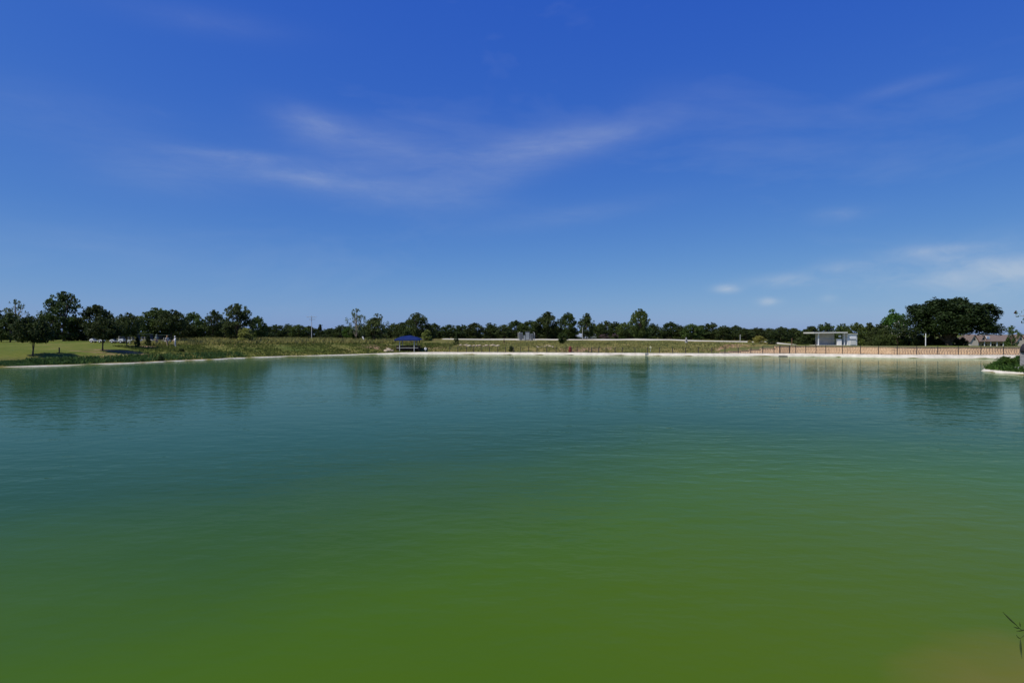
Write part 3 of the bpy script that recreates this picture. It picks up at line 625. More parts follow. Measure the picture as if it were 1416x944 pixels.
blades('field_grass', scatter(9000, 600, 1075, 2.2, 26), .08, .32, drym, 'yellow green rough grass behind the pond fence', .06)

# peninsula on the right
pn = []
while len(pn) < 5200:
    x, y = rng.uniform(50, 70, 4000), rng.uniform(56, 74, 4000); s = sdist(x, y); k = (s > .45) & (s < 9); pn += list(np.c_[x[k], y[k], terr(x[k], y[k])])
pn = np.array(pn[:5200]); blades('point_weeds', pn, .3, .75, mat('point_weed', (.10, .19, .035), .7, 0, .8, (.045, .10, .02), 0, 0, .15, .35), 'bright green weeds covering the small point behind its kerb', .05, .6)
GP = 'leafy bushes on the small point'
P['pbush'] = proto('leafy_bush', 41, LEAF['bright'], dict(n=70, per=60, lo=.02, r=.12, spike=30, prof='dome'), leaf=.035, trunk_top=.4, trunk_r=.02)
for px, d, wp_, h in ((1381, 66, 22, 1.05), (1396, 65.5, 26, 1.25), (1410, 66.5, 26, 1.2), (1388, 69, 26, 1.35)):
    x = (px - 708) / F * d; z = tz(x, d); plant('pbush', px, HORIZON - (z + h - EYE) * F / d, wp_, d, label='leafy bright green bush growing on the small point', cat='bush', group=GP)
# flowering tree whose branches reach in at the edge
P['crape'] = proto('crape_myrtle', 43, LEAF['mid'], dict(n=34, per=14, lo=.35, r=.08, spike=26, hollow=.3), leaf=.026, barkm=bark_pale, limbs=34, blossom=(LEAF['red'], .06))
plant('crape', 1448, 402, 88, 65, label='thin branched tree with red blossom on the small point')
# grey pillar with dark cap
x, y = (1420 - 708) / F * 62.5, 62.5; z = tz(x, y); e = empty('capped_pillar', (x, y, z), .2, 'grey pillar with dark rounded cap on a white slab at the small point', 'pillar')
mb = MB(); mb.box((0, 0, .12), (1.5, 1.2, .3)); mb.build('slab', mat('white_slab', (.6, .6, .57), .8, .1), e)
mb = MB(); mb.box((0, 0, 1.0), (.75, .75, 1.5)); mb.box((0, 0, 1.72), (.82, .82, .08)); mb.build('pillar', mat('grey_stone', (.24, .23, .23), .9, .2, 5, None, .3), e)
mb = MB(); mb.tube([(0, 0, 1.755), (0, 0, 1.95), (0, 0, 2.3), (0, 0, 2.6), (0, 0, 2.75)], [.52, .55, .5, .34, .1], 14); mb.build('cap', mat('dark_cap', (.02, .018, .02), .6, .3), e, True)

# ------------------------------------------------------------------ shelter and hut above the wall
cream = mat('cream_paint', (.62, .60, .52), .7, .08, 2); white = mat('white_paint', (.78, .77, .73), .6, .06, 2); greyw = mat('grey_paint_and_shade', (.40, .39, .35), .8, .1, 1.5); darki = mat('dark_inside', (.03, .03, .03), .9, .1)
def px_m(d): return d / F
d = 116.0; k = px_m(d); x0 = (1124 - 708) * k; zb = tz((1150 - 708) * k, d) ; top = EYE + (HORIZON - 459) * k
e = empty('open_shelter', (x0, d, zb), 0, 'pale flat roofed shelter with wall greyed as if shaded above the stone wall', 'shelter')
rh = top - zb
mb = MB(); mb.box((23 * k * 1.0, 1.6, rh - .12), (46.5 * k, 4.2, .24), 0, Matrix.Rotation(R(-.6), 3, 'Y')); mb.build('roof', cream, e)
mb = MB(); mb.box((21 * k, 1.2, rh / 2 - .1), (26 * k, .12, rh - .3)); mb.build('back_wall', greyw, e)  # shade under the roof is put into this wall's grey colour
for xx in (7.5 * k, 9.5 * k):
    mb = MB(); mb.box((xx, -.1 if xx < 8 * k else .6, rh / 2 - .1), (.14, .14, rh - .22)); mb.build('post', white, e)
mb = MB(); mb.box((44.5 * k, .2, rh / 2 - .1), (.14, .14, rh - .22)); mb.build('post', white, e)
mb = MB(); mb.box((37 * k, .3, .6), (5.8 * k, .6, 1.3)); mb.build('cabinet', white, e)
mb = MB(); mb.box((38.6 * k, .35, 1.75), (3.4 * k, .06, .42)); mb.build('notice_board', white, e)
mb = MB(); mb.box((21 * k, .98, 1.15), (26 * k, .05, .06)); mb.build('wall_rail', pale_metal, e)
for q in range(6):
    mb = MB(); mb.box(((26 + q * 1.5) * k, .95, .55), (.04, .04, 1.2)); mb.build('baluster', pale_metal, e)
mb = MB(); mb.box((24 * k, .9, .0), (40 * k, 3.4, .16)); mb.build('floor_slab', concrete, e)
x1 = (1172 - 708) * k; zb = tz(x1 + 1, d); hh = EYE + (HORIZON - 461.5) * k - zb
e = empty('box_hut', (x1, d, zb), 0, 'small white boxy hut standing next to the flat roofed shelter', 'hut'); w = 13.2 * k
mb = MB(); mb.box((w / 2, .9, hh / 2 - .05), (w, 1.8, hh)); mb.build('wall', white, e)
mb = MB(); mb.box((w * .58, -.03, hh * .72), (w * .6, .05, hh * .26)); mb.build('shutter', mat('bright_white', (.8, .8, .8), .5, .03), e)
mb = MB(); mb.box((w / 2, .85, hh - .02), (w + .14, 2.06, .1)); mb.build('roof', cream, e)
mb = MB(); mb.box((w * .58, -.06, hh * .52), (w * .66, .12, .06)); mb.build('counter', greyw, e)
mb = MB(); mb.box((w * .58, -.03, hh * .25), (w * .6, .05, hh * .36)); mb.build('lower_panel', mat('off_white', (.66, .65, .6), .6, .05), e)
mb = MB(); mb.box((w + .03, .5, hh * .3), (.05, .7, hh * .62)); mb.build('door', greyw, e)

# ------------------------------------------------------------------ brown roofed house
d = 190.0; k = px_m(d); xl = (1346 - 708) * k; zb = tz(xl + 6, d + 3); zr = EYE + (HORIZON - 463) * k; ze = EYE + (HORIZON - 471.5) * k
rh, eh = zr - zb, ze - zb; Wd = 24.0; D = 7.0
e = empty('brown_roofed_house', (xl, d, zb), 0, 'cream house with brown roof, pointed gables and shady porch beyond the wall', 'house')
brown = mat('roof_shingle', (.17, .125, .10), .9, .25, 3, None, .4); trim = mat('red_trim', (.26, .10, .08), .8, .15); creamw = mat('cream_wall', (.50, .44, .35), .85, .12, 2)
mb = MB(); mb.box((Wd / 2, D / 2 + 1.8, eh / 2), (Wd, D - 1.6, eh)); mb.build('wall', creamw, e)
mb = MB(); mb.add([(-.4, -.5, eh), (Wd + .4, -.5, eh), (Wd + .4, D * .55, rh), (-.4, D * .55, rh), (-.4, D + 1.6, eh), (Wd + .4, D + 1.6, eh), (-.4, -.5, eh - .18), (Wd + .4, -.5, eh - .18)],
                  [(0, 1, 2, 3), (3, 2, 5, 4), (0, 3, 4), (1, 5, 2), (6, 7, 1, 0), (6, 4, 5, 7)]); roof = mb.build('roof', brown, e)
def gable(cx, wg, y0, zt, zbm, win=True):
    mb = MB(); mb.add([(cx - wg / 2, y0, zbm), (cx + wg / 2, y0, zbm), (cx, y0, zt), (cx - wg / 2, y0 + 3.5, zbm), (cx + wg / 2, y0 + 3.5, zbm), (cx, y0 + 3.5, zt)], [(0, 1, 2), (3, 5, 4), (0, 3, 4, 1), (0, 2, 5, 3), (1, 4, 5, 2)]); g = mb.build('gable', creamw, e)
    for s in (-1, 1):
        mb = MB(); a = Vector((cx + s * (wg / 2 + .2), y0 - .25, zbm - .15)); c_ = Vector((cx, y0 - .25, zt + .12)); off = Vector((0, 3.7, 0)); th = Vector((0, 0, -.2))
        mb.add([a, c_, c_ + off, a + off, a + th, c_ + th, c_ + off + th, a + off + th], [(0, 1, 2, 3), (4, 7, 6, 5), (0, 4, 5, 1), (1, 5, 6, 2), (2, 6, 7, 3), (3, 7, 4, 0)]); mb.build('gable_roof', trim if s > 0 else brown, e)
    if win:
        mb = MB(); mb.box((cx, y0 - .03, zbm + (zt - zbm) * .36), (.5, .06, .6)); mb.build('window', darki, g)
gable(-.4, 2.6, -1.0, rh + .05, eh - .1)
mb = MB(); mb.box((-.4, .4, (eh - .1) / 2), (2.4, 2.8, eh - .1)); mb.build('porch_bay', creamw, e)
gable((1361 - 1346) * k, 1.9, .2, rh - .1, eh + .05)
gable((1408 - 1346) * k, 2.8, -1.0, rh + .05, eh - .1)
mb = MB(); mb.box(((1408 - 1346) * k, .4, (eh - .1) / 2), (2.6, 2.8, eh - .1)); mb.build('porch_bay', creamw, e)
mb = MB(); mb.box(((1368 - 1346) * k, .85, (eh + rh) / 2 + .1), (1.1, .7, .95)); o = mb.build('dormer', white, e)
mb = MB(); mb.box(((1368 - 1346) * k, .48, (eh + rh) / 2 + .12), (.8, .06, .65)); mb.build('window', mat('blue_glass', (.30, .38, .5), .1, .1), o)
for xx in np.linspace(1.4, 13, 7):
    mb = MB(); mb.box((xx, -.1, eh / 2 - .1), (.22, .22, eh - .18)); mb.build('porch_post', white, e)
for xx in (2.6, 5.4, 8.2, 11):
    mb = MB(); mb.box((xx, 2.56, eh * .52), (1.3, .1, 1.5)); o = mb.build('window', darki, e)
    mb = MB(); mb.box((xx, 2.52, eh * .52), (.06, .06, 1.5)); mb.box((xx, 2.53, eh * .52), (1.3, .05, .06)); mb.build('frame', white, o)

# pale roofed house beyond the road
d = 196.0; k = px_m(d); xl = (798 - 708) * k; zb = tz(xl + 3, d + 2); e = empty('pale_house', (xl, d, zb), 0, 'pale low house with blue grey roof behind the dark trunked tree', 'house')
ze = EYE + (HORIZON - 467) * k - zb; zr = EYE + (HORIZON - 461) * k - zb; w = 26 * k
mb = MB(); mb.box((w / 2, 2.5, ze / 2), (w, 4.6, ze)); mb.build('wall', creamw, e)
mb = MB(); mb.add([(-.3, -.2, ze), (w + .3, -.2, ze), (w + .3, 2.5, zr), (-.3, 2.5, zr), (-.3, 5.2, ze), (w + .3, 5.2, ze)], [(0, 1, 2, 3), (3, 2, 5, 4), (0, 3, 4), (1, 5, 2), (0, 4, 5, 1)]); mb.build('roof', mat('pale_roof', (.27, .31, .36), .8, .1, 2), e)
mb = MB(); mb.box((w * .28, .17, ze * .45), (1.2, .1, ze * .8)); mb.build('door', mat('mauve_door', (.25, .2, .24), .7, .1), e)
mb = MB(); mb.box((w * .7, .17, ze * .55), (1.2, .1, ze * .4)); mb.build('window', darki, e)

# grey pump equipment
d = 158.0; k = px_m(d); x0 = (715 - 708) * k; zb = tz(x0 + 2, d); e = empty('pump_station', (x0, d, zb), 0, 'grey metal pump cabinets and pipework at the end of the road', 'pump station')
gm1 = mat('grey_cabinet', (.27, .30, .31), .5, .15, 3); gm2 = mat('grey_dark', (.10, .11, .12), .6, .2, 3)
for (xx, ww, hh, m) in ((1.0, .9, 2.0, gm1), (1.9, .6, 1.4, gm2), (2.7, 1.2, 2.3, gm2), (3.8, .8, 1.7, gm1)):
    mb = MB(); mb.box((xx, .5, hh / 2 - .05), (ww, 1.0, hh)); mb.box((xx, .5, hh), (ww + .1, 1.1, .08)); o = mb.build('cabinet', m, e)
    mb = MB(); mb.box((xx, -.02, hh * .5), (ww * .75, .04, hh * .8)); mb.build('door', gm1 if m is gm2 else gm2, o)
for xx in (.3, 4.5):
    mb = MB(); mb.tube([(xx, .3, -.1), (xx, .3, 2.0), (xx + (.5 if xx < 1 else -.4), .3, 2.1)], .08, 7); mb.build('pipe', pale_metal, e)
mb = MB(); mb.box((2.4, .3, -.02), (5.2, 2.0, .2)); mb.build('pad', concrete, e)

# ------------------------------------------------------------------ blue shade canopy by the pond
fk = path_at(2.6, 0, 0); xa, ya = fk(563.5); k = px_m(ya); zb = max(tz(xa, ya), .25); e = empty('shade_canopy', (xa, ya, zb), 0, 'blue fabric canopy on pale posts standing at the pond edge', 'canopy')
he = EYE + (HORIZON - 469.8) * k - zb; hp = EYE + (HORIZON - 463.6) * k - zb; w = 36 * k; dpt = 4.2; blue = mat('blue_fabric', (.005, .020, .11), .7, .15, 1.5, None, 0, 0, .2, .15)
n = 16; V = []; FF = []
for j in range(9):
    for i in range(n + 1):
        u = i / n * 2 - 1; v = j / 8 * 2 - 1; r = max(abs(u) ** 1.5 * 1.0, abs(v)); sag = -.12 * (1 - abs(u) ** 2) * (abs(v) > .99)
        V.append((u * w / 2, v * dpt / 2 + 1.4, he + (hp - he) * (1 - r) ** .72 + .05 * math.sin(u * 9) * (1 - r)))
for j in range(8):
    for i in range(n): a = j * (n + 1) + i; FF.append((a, a + 1, a + n + 2, a + n + 1))
mb = MB(); mb.add(V, FF)
for i in range(n):                  # hanging hem
    a, b_ = V[i], V[i + 1]; mb.add([a, b_, (b_[0], b_[1], b_[2] - .16), (a[0], a[1], a[2] - .16)], [(0, 1, 2, 3)])
mb.build('canopy_fabric', blue, e)
for xx in (-10.5 * k, 9.5 * k):
    for yy in (-.3, 3.0):
        mb = MB(); mb.tube([(xx, yy, -.3), (xx, yy, he + .2)], .075, 8); mb.build('post', pale_metal, e)
mb = MB(); mb.box((0, -.3, he - .02), (w * .94, .07, .09)); mb.box((0, 3.0, he - .02), (w * .94, .07, .09)); mb.build('frame', pale_metal, e)
mb = MB(); mb.tube([(-14.5 * k, -.36, .72), (15 * k, -.36, .72)], .04, 6); mb.build('hand_rail', pale_metal, e)
e = empty('timber_bench', (xa, ya - .1, zb), 0, 'low dark timber bench and backboard under the blue canopy', 'bench'); tim = mat('dark_timber', (.035, .024, .02), .85, .4, 5)
for j in range(4):
    mb = MB(); mb.box((.4 * k, 1.0, .25 + j * .27), (34 * k + .3 * math.sin(j * 3), .08, .24)); mb.build('plank', tim, e)
mb = MB(); mb.box((.4 * k, .45, .45), (32 * k, .9, .07)); mb.build('seat', tim, e)
for xx in (-15, -5, 5, 15):
    mb = MB(); mb.box((xx * k, .45, .18), (.1, .7, .5)); mb.build('leg', tim, e)
def life_ring(px, offd, zc, r, ringm, lab):
    f_ = path_at(offd, 0, 0); x, y = f_(px); z = tz(x, y); e = empty('life_ring_stand', (x, y, z), 0, lab, 'life ring'); mb = MB(); mb.tube([(0, 0, -.2), (0, 0, zc - z + .3)], .04, 6); mb.build('post', pale_metal, e)
    mb = MB(); pts = [(r * .72 * math.cos(a), -.1, zc - z + r * .72 * math.sin(a)) for a in np.linspace(0, 2 * math.pi, 25)]; mb.tube(pts, r * .3, 8, False); mb.build('ring', ringm, e, True)
    mb = MB(); mb.box((0, -.04, zc - z), (r * 1.2, .06, r * 1.2)); mb.build('backboard', ringm, e)
life_ring(588.3, 2.2, EYE + (HORIZON - 482) * px_m(126), .26, white, 'round white life ring on a post beside the blue canopy')
life_ring(899.5, 2.6, EYE + (HORIZON - 480.3) * px_m(118), .2, mat('yellow_white', (.75, .72, .42), .6, .05), 'small round yellowish life ring on a post behind the fence')

# ------------------------------------------------------------------ small things on the banks
def post_thing(name, px, base, top, rad, m, lab, cat='post', lean=0, depth=None, group=None):
    if depth: y = depth; x = (px - 708) / F * y; z = tz(x, y)
    else: x, y, z = gp(px, base)
    h = EYE + (HORIZON - top) * y / F - z; e = empty(name, (x, y, z), 0, lab, cat, group)
    mb = MB(); mb.tube([(0, 0, -.2), (lean * h * .5, 0, h * .5), (lean * h, 0, h)], [rad, rad * .95, rad * .85], 8); mb.build('shaft', m, e)
    mb = MB(); mb.tube([(lean * h, 0, h - .02), (lean * h, 0, h + rad * .7)], [rad * 1.25, rad * .8], 8); mb.build('cap', m, e); return e, h
rustm = mat('rust_brown', (.14, .07, .04), .8, .3, 4)
post_thing('marker_post', 82, 489, 481, .09, dark_metal, 'short dark marker post on the golf lawn near the weeds'); post_thing('white_post', 1280, None, 461.5, .075, white, 'tall white post standing in front of the huge oak', depth=112)
post_thing('pale_post', 805.5, None, 453, .07, pale_metal, 'thin pale post by the dark tree before the pale house', depth=160); post_thing('pale_post', 1023.5, 475, 463, .07, pale_metal, 'thin pale post at the edge of the white road near the yellow bush')
post_thing('field_post', 697, 476, 469, .07, rustm, 'short brown post on the grass slope before the pump cabinets'); post_thing('field_post', 1095, None, 468, .09, rustm, 'dark brown post between the yellow bush and the shelter', depth=118)
post_thing('sign_post', 1128, None, 472, .07, dark_metal, 'dark post on the lawn at the corner of the shelter', depth=113)
x, y, z = gp(504.5, 472.5); e = empty('leaning_plank', (x, y, z), 0, 'white plank leaning on the bank by the thin pale tree', 'plank'); mb = MB(); hgt_ = 7.5 * y / F; mb.box((-.22 * hgt_ * 1.0, 0, hgt_ * .45), (.3, .06, hgt_ * 1.12), 0, Matrix.Rotation(-.42, 3, 'Y')); mb.build('board', white, e)
mb = MB(); mb.box((-.1, .35, hgt_ * .2), (.06, .06, hgt_ * .75), 0, Matrix.Rotation(.5, 3, 'X')); mb.build('prop', tim, e)
x, y, z = gp(949, 474.5); e = empty('stone_marker', (x, y, z), 0, 'small grey pointed stone marker beside the white road', 'marker'); mb = MB(); mb.tube([(0, 0, -.1), (0, 0, .15), (0, 0, .16), (0, 0, 1.25)], [.45, .42, .3, .12], 8); mb.build('stone', mat('grey_marker', (.3, .29, .28), .9, .2), e); mb = MB(); mb.box((0, -.28, .6), (.25, .05, .25)); mb.build('plaque', gm2, e)
# barrel
xb, yb = path_at(2.3, 0, 0)(788.5); zb = tz(xb, yb); e = empty('litter_barrel', (xb, yb, zb), 0, 'dark red litter barrel behind the fence on bare brown earth', 'barrel'); redm = mat('dull_red', (.17, .03, .022), .6, .2, 4)
mb = MB(); mb.tube([(0, 0, -.1), (0, 0, .1), (0, 0, .32), (0, 0, .34), (0, 0, .62), (0, 0, .64), (0, 0, .95)], [.3, .3, .31, .33, .33, .31, .3], 16); mb.build('drum', redm, e, False)
mb = MB(); mb.tube([(0, 0, .95), (0, 0, 1.05), (0, 0, 1.2)], [.33, .3, .12], 14); mb.build('lid', redm, e)
# overflow grate in the kerb
xo, yo = path_at(-.12, 0, 0)(894.5); e = empty('overflow_grate', (xo, yo, .3), 0, 'dark overflow grate set in the pale kerb', 'grate'); mb = MB(); mb.box((0, .35, .0), (.6, .5, .3)); mb.build('box', mat('grey_concrete', (.55, .53, .46), .9, .2), e)
for q in range(5): mb = MB(); mb.box((-.2 + q * .1, .085, .0), (.03, .04, .25)); mb.build('bar', pale_metal, e)
# boat / mat moored at the gate
x, y = path_at(-.8, 0, 0)(1083); e = empty('moored_float', (x, y, .02), -.45, 'flat dark float moored in the water at the wall gate', 'float'); mb = MB(); mb.box((0, 0, .02), (1.5, .5, .12)); mb.build('hull', dark_metal, e); mb = MB(); mb.box((0, 0, .09), (1.3, .4, .04)); mb.build('deck', gm2, e)
# utility pole
y = 190.0; x = (431 - 708) / F * y; z = tz(x, y); e = empty('utility_pole', (x, y, z), .3, 'pale utility pole with crossarm standing beyond the crest of the bank', 'utility pole'); h = EYE + (HORIZON - 436.5) * y / F - z; polem = mat('pole_wood', (.46, .47, .48), .8, .1)
mb = MB(); mb.tube([(0, 0, -.3), (0, 0, h)], [.11, .08], 8); mb.build('pole', polem, e); mb = MB(); mb.box((0, -.1, h - .45), (2.9, .1, .09)); mb.box((.2, -.1, h - 1.15), (1.8, .1, .12)); mb.build('crossarm', polem, e)
for xx in (-1.3, -.5, .5, 1.3): mb = MB(); mb.tube([(xx, -.1, h - .38), (xx, -.1, h - .12)], [.07, .05], 6); mb.build('insulator', white, e)
# boulders
rockm = mat('pale_rock', (.48, .40, .28), .95, 0, 2.2, (.30, .24, .16), .5, objrand=.12); rocks = []
for s in range(4):
    bm = bmesh.new(); bmesh.ops.create_icosphere(bm, subdivisions=2, radius=1)
    for v in bm.verts: v.co *= 1 + .32 * mnoise.noise(v.co * 1.3 + Vector((s * 7, 0, 0))); v.co.z *= .62
    me = bpy.data.meshes.new('boulder'); bm.to_mesh(me); bm.free(); me.materials.append(rockm); rocks.append(me)
def rocks_at(lst, lab, grp):
    for i, (px, py, s) in enumerate(lst):
        x, y, z = gp(px, py); o = bpy.data.objects.new('boulder', rocks[i % 4]); COL.objects.link(o); o.location = (x, y, z + s * .18); o.scale = (s, s * .8, s * random.uniform(.7, 1)); o.rotation_euler.z = random.uniform(0, 6); tag(o, lab, 'boulder', grp)
rocks_at([(534, 486, .55), (538, 485.5, .7), (542, 486, .5), (537, 483.5, .45)], 'pale boulder heaped beside the timber bench', 'boulders beside the bench')
rocks_at([(636 + i * 4.6 + random.uniform(-1.5, 1.5), 478.5 + random.uniform(-.8, 1.2), random.uniform(.28, .6)) for i in range(12)], 'pale boulder in the row by the small cedar', 'row of boulders by the cedar')
rocks_at([(742 + i * 2.8 + random.uniform(-1, 1), 480 + random.uniform(-2, 1.5), random.uniform(.22, .42)) for i in range(9)], 'pale yellow boulder on the slope behind the fence', 'boulders behind the fence')

# ------------------------------------------------------------------ golf carts
black = mat('black_rubber', (.015, .015, .015), .8, .2); seatm = mat('seat_vinyl', (.3, .28, .22), .6, .1); glassm = mat('screen', (.06, .07, .08), .08, .05)
def golf_cart():
    e = empty('golf_cart', (0, 0, 0))
    mb = MB(); mb.prism([(-1.15, .32), (-1.15, .72), (-.95, .82), (-.35, .78), (-.28, .42), (.42, .36), (.62, .8), (.95, .76), (1.2, .58), (1.2, .32)], -.55, .55); body = mb.build('body', white, e)
    for s in (-.35, .35):
        mb = MB(); mb.box((1.19, s, .56), (.06, .18, .1)); mb.build('headlight', glassm, body)
    mb = MB(); mb.box((-.12, 0, .78), (.5, 1.0, .14)); mb.build('seat', seatm, e)
    mb = MB(); mb.box((-.4, 0, 1.08), (.12, 1.0, .46), 0, Matrix.Rotation(-.15, 3, 'Y')); mb.build('backrest', seatm, e)
    mb = MB(); mb.prism([(-.95, 1.78), (-.8, 1.86), (.55, 1.86), (.75, 1.78), (.7, 1.74), (-.9, 1.74)], -.58, .58); mb.build('roof', white, e)
    for sy in (-.52, .52):
        mb = MB(); mb.tube([(.68, sy, .72), (.55, sy, 1.76)], .025, 6); mb.build('strut', black, e)
        mb = MB(); mb.tube([(-.62, sy, .75), (-.72, sy, 1.76)], .025, 6); mb.build('strut', black, e)
    mb = MB(); mb.add([(.69, -.5, .8), (.69, .5, .8), (.56, .5, 1.72), (.56, -.5, 1.72), (.71, -.5, .8), (.71, .5, .8), (.58, .5, 1.72), (.58, -.5, 1.72)], [(0, 3, 2, 1), (4, 5, 6, 7), (0, 1, 5, 4), (2, 3, 7, 6), (0, 4, 7, 3), (1, 2, 6, 5)]); mb.build('windscreen', glassm, e)
    for xx in (-.75, .8):
        for sy in (-.5, .5):
            mb = MB(); mb.tube([(xx, sy - .1, .24), (xx, sy + .1, .24)], .25, 14); w = mb.build('wheel', black, e); mb = MB(); mb.tube([(xx, sy - .115, .24), (xx, sy + .115, .24)], .13, 10); mb.build('rim', white, w)
    mb = MB(); pts = [(.34 + .06 * math.sin(a), -.25 + .17 * math.cos(a), 1.02 + .16 * math.sin(a)) for a in np.linspace(0, 6.283, 13)]; mb.tube(pts, .018, 5, False); mb.tube([(.34, -.25, 1.02), (.52, -.25, .7)], .02, 5); mb.build('steering_wheel', black, e)
    mb = MB()
    for sy in (-.25, .22): mb.tube([(-.95, sy, .6), (-1.05, sy, 1.35)], [.14, .15], 10)
    mb.build('golf_bag', gm2, e); return e
gc = golf_cart()
carts = [(135, 472.4, math.pi, 'white golf cart parked by the small thin trunked tree'), (163, 471.8, math.pi + .1, 'white golf cart with open side beside the dark lawn tree'), (187, 471.5, .15, 'white golf cart half hidden behind the leafy saplings'), (205, 471.3, .0, 'white golf cart just behind the golfer in grey green'), (226, 471, 3.0, 'white golf cart between the two golfers in pale shirts')]
for i, (px, py, rz, lab) in enumerate(carts):
    o = gc if i == 0 else copy_tree(gc); y = 106.5 + (i > 2) * 2.5; x = (px - 708) / F * y; o.location = (x, y, tz(x, y)); o.rotation_euler.z = rz; o.scale = (.92, .92, .92)
    if i > 1:
        for ch in o.children:
            if ch.name.startswith('roof'): ch.data = ch.data.copy(); ch.data.materials[0] = mat('dark_green_top', (.03, .05, .035), .7, .1)  # rear carts: tree shade painted as a dark roof colour
    tag(o, lab, 'golf cart', 'golf carts parked under the trees')

# ------------------------------------------------------------------ golfers
def person(px, d, rz, shirt, trouser, lab, pose, capm, hatted=True):
    x = (px - 708) / F * d; z = tz(x, d)
    J = {'pel': (0, 0, .95), 'wst': (0, 0, 1.1), 'chs': (0, .02, 1.34), 'nck': (0, .01, 1.5), 'hd0': (0, -.01, 1.58), 'hd1': (0, -.02, 1.68), 'hd2': (0, -.01, 1.76)}
    rad = {'pel': (.16, .12), 'wst': (.145, .11), 'chs': (.17, .12), 'nck': (.06, .06), 'hd0': (.07, .08), 'hd1': (.082, .1), 'hd2': (.06, .075)}
    E = [('pel', 'wst'), ('wst', 'chs'), ('chs', 'nck'), ('nck', 'hd0'), ('hd0', 'hd1'), ('hd1', 'hd2')]
    for s, sn in ((-1, 'l'), (1, 'r')):
        pz = pose[sn]
        J['hip' + sn] = (s * .1, 0, .88); J['kne' + sn] = (s * .12 + pz[0] * .4, -.03 + pz[1] * .5, .48); J['ank' + sn] = (s * .13 + pz[0], pz[1], .09); J['toe' + sn] = (s * .15 + pz[0], pz[1] - .16, .045)
        J['sho' + sn] = (s * .2, .02, 1.42); J['elb' + sn] = (s * .25 + pz[2][0], pz[2][1], 1.15 + pz[2][2]); J['wri' + sn] = (s * .22 + pz[3][0], pz[3][1], .93 + pz[3][2]); J['han' + sn] = (s * .21 + pz[3][0] * 1.1, pz[3][1] * 1.15 - .03, .84 + pz[3][2] * 1.1)
        rad.update({'hip' + sn: (.1, .1), 'kne' + sn: (.065, .07), 'ank' + sn: (.045, .05), 'toe' + sn: (.045, .035), 'sho' + sn: (.075, .075), 'elb' + sn: (.05, .05), 'wri' + sn: (.034, .034), 'han' + sn: (.042, .025)})
        E += [('pel', 'hip' + sn), ('hip' + sn, 'kne' + sn), ('kne' + sn, 'ank' + sn), ('ank' + sn, 'toe' + sn), ('chs', 'sho' + sn), ('sho' + sn, 'elb' + sn), ('elb' + sn, 'wri' + sn), ('wri' + sn, 'han' + sn)]
        for q in range(5):          # thumb and four fingers
            nm = 'f%s%d' % (sn, q); h0 = Vector(J['han' + sn]); J[nm] = tuple(h0 + Vector(((q - 2) * .017, -.035 if q == 0 else -.01, -.035 if q == 0 else -.085 + abs(q - 2.5) * .008))); rad[nm] = (.009, .009); E.append(('han' + sn, nm))
    keys = list(J); me = bpy.data.meshes.new('person'); me.from_pydata([J[k_] for k_ in keys], [(keys.index(a), keys.index(c_)) for a, c_ in E], [])
    o = bpy.data.objects.new('tmp', me); COL.objects.link(o); m = o.modifiers.new('s', 'SKIN'); m.use_smooth_shade = True
    for i, k_ in enumerate(keys): me.skin_vertices[0].data[i].radius = rad[k_]; me.skin_vertices[0].data[i].use_root = (k_ == 'pel')
    s = o.modifiers.new('d', 'SUBSURF'); s.levels = 1; s.render_levels = 1
    dg = bpy.context.evaluated_depsgraph_get(); me2 = bpy.data.meshes.new_from_object(o.evaluated_get(dg)); bpy.data.objects.remove(o)
    skin = mat('skin', (.45, .27, .19), .6, .05); shoe = mat('shoe', (.5, .48, .45), .6, .1); me2.materials.clear()
    for mm in (skin, shirt, trouser, shoe): me2.materials.append(mm)
    for p in me2.polygons:
        c_ = p.center; p.use_smooth = True
        p.material_index = 3 if c_.z < .12 else 2 if (c_.z < .98 and abs(c_.x) < .3 and not any((c_ - Vector(J[a + s_])).length < .17 for a in ('wri', 'han') for s_ in 'lr')) else 1 if (.98 <= c_.z < 1.5 and not any((c_ - Vector(J[a + s_])).length < .16 for a in ('wri', 'han') for s_ in 'lr')) else 0
    e = bpy.data.objects.new('person', me2); COL.objects.link(e); e.location = (x, d, z); e.rotation_euler.z = rz; tag(e, lab, 'person', 'golfers')
    mb = MB(); mb.tube([(0, -.02, 1.7), (0, -.02, 1.76), (0, -.01, 1.83), (0, 0, 1.86)], [.108, .112, .085, .02], 12); mb.tube([(0, -.03, 1.715), (0, -.05, 1.73)], [.16, .13], 12); mb.build('cap', capm, e, True)
    for s in (-1, 1): mb = MB(); mb.box((s * .032, -.112, 1.665), (.022, .012, .012)); mb.build('eye', black, e)
    mb = MB(); mb.add([(-.014, -.11, 1.63), (.014, -.11, 1.63), (0, -.14, 1.632), (0, -.112, 1.665)], [(0, 1, 2), (0, 2, 3), (1, 3, 2), (0, 3, 1)]); mb.build('nose', skin, e)
    return e
shA = mat('shirt_greygreen', (.22, .27, .22), .8, .1); shB = mat('shirt_cream', (.62, .55, .40), .8, .06); shC = mat('shirt_white', (.68, .68, .68), .8, .05); trA = mat('trousers_grey', (.25, .27, .26), .8, .1); trB = mat('trousers_tan', (.38, .28, .18), .8, .1); trC = mat('trousers_pale', (.5, .5, .5), .8, .06); capO = mat('cap_tan', (.45, .25, .1), .8, .1)
stand = {'l': (0, 0, (0, .02, 0), (0, -.05, 0)), 'r': (0, .05, (0, .02, 0), (0, -.06, 0))}
step = {'l': (-.03, -.22, (0, .1, .02), (0, -.02, .06)), 'r': (.03, .24, (.02, -.08, .02), (0, -.3, .12))}
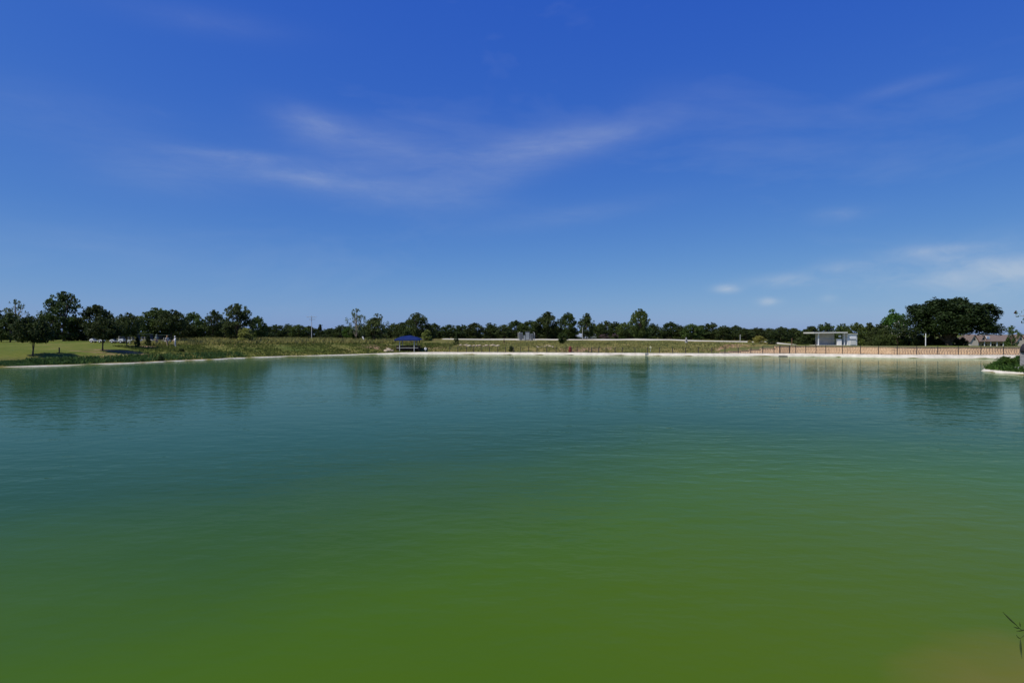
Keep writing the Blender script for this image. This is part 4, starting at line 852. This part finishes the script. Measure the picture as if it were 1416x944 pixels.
hold = {'l': (-.05, 0, (.02, -.1, .0), (.14, -.32, .16)), 'r': (.05, .06, (-.02, -.1, 0), (-.14, -.32, .16))}
person(216.5, 104.5, .5, shA, trA, 'golfer in grey green shirt and cap standing by the carts', stand, shA)
person(231, 104, 1.2, shB, trB, 'golfer in cream shirt and tan trousers walking on the lawn', step, capO)
person(242, 104.3, -.7, shC, trC, 'golfer dressed in white standing next to the dark tree', hold, shC)

# ------------------------------------------------------------------ reed sprig on the near bank
reedm = mat('reed_leaf', (.07, .10, .025), .6, 0, 6, (.03, .05, .012), 0, 0, .2, .25)
bx, by = 6.75, 6.1; bz = tz(bx, by); e = empty('reed_plant', (bx, by, bz), 0, 'thin dark reed leaning out over the green water', 'reed'); base = Vector((bx, by, bz))
def pt(px, py, y): d_ = ray(px, py); t_ = y / d_[1]; return Vector((d_[0] * t_, y, EYE + d_[2] * t_)) - base
def blade_leaf(a, b_, c_, w):
    mb = MB(); pts = [];
    for i in range(7): s = i / 6; pts.append(a * (1 - s) ** 2 + b_ * 2 * s * (1 - s) + c_ * s * s)
    V = []; FF = []
    for i, p in enumerate(pts):
        tt = (pts[min(i + 1, 6)] - pts[max(i - 1, 0)]).normalized(); sd = tt.cross(Vector((.2, -1, .3))).normalized(); ww = w * math.sin(math.pi * (.08 + .92 * i / 6)) if i < 6 else .0005
        V += [p - sd * ww, p + sd * ww, p + Vector((0, -.004, .002)) * 1]
    for i in range(6): a0 = i * 3; FF += [(a0, a0 + 3, a0 + 5, a0 + 2), (a0 + 2, a0 + 5, a0 + 4, a0 + 1)]
    mb.add(V, FF).build('leaf', reedm, e)
nodeA = pt(1411, 882, 6.0); nodeB = pt(1428, 868, 6.0)
mb = MB(); mb.tube([Vector((0, 0, -.05)), Vector((.03, -.04, .25)), nodeB + Vector((.05, 0, .02)), nodeB, nodeA], [.009, .008, .006, .005, .003], 6); mb.build('stem', reedm, e)
blade_leaf(pt(1406, 864, 6.0), pt(1397, 857, 6.0), pt(1386.5, 845.5, 6.0), .009); blade_leaf(nodeA, pt(1411, 897, 5.95), pt(1413, 910, 5.9), .013); blade_leaf(pt(1410, 868, 6), pt(1407, 868, 6), pt(1401, 866, 6), .006); blade_leaf(pt(1411, 866, 6), pt(1410.5, 863, 6), pt(1409.8, 859.5, 6), .007)
blade_leaf(pt(1420, 869, 6), pt(1412, 872, 6), pt(1405, 872, 6), .006); blade_leaf(nodeA, pt(1408, 882, 6), pt(1405, 877, 6), .005)
mb = MB(); mb.tube([pt(1405.5, 864, 6), pt(1412, 870, 6), pt(1420, 872, 6), nodeB], [.002, .003, .004, .005], 5); mb.build('stem', reedm, e)
for q in range(14): a = Vector((random.uniform(-.1, .3), random.uniform(-.2, .2), -.02)); blade_leaf(a, a + Vector((random.uniform(.0, .2), random.uniform(-.2, .2), .3)), a + Vector((random.uniform(.1, .5), random.uniform(-.4, .4), random.uniform(.35, .7))), .01)
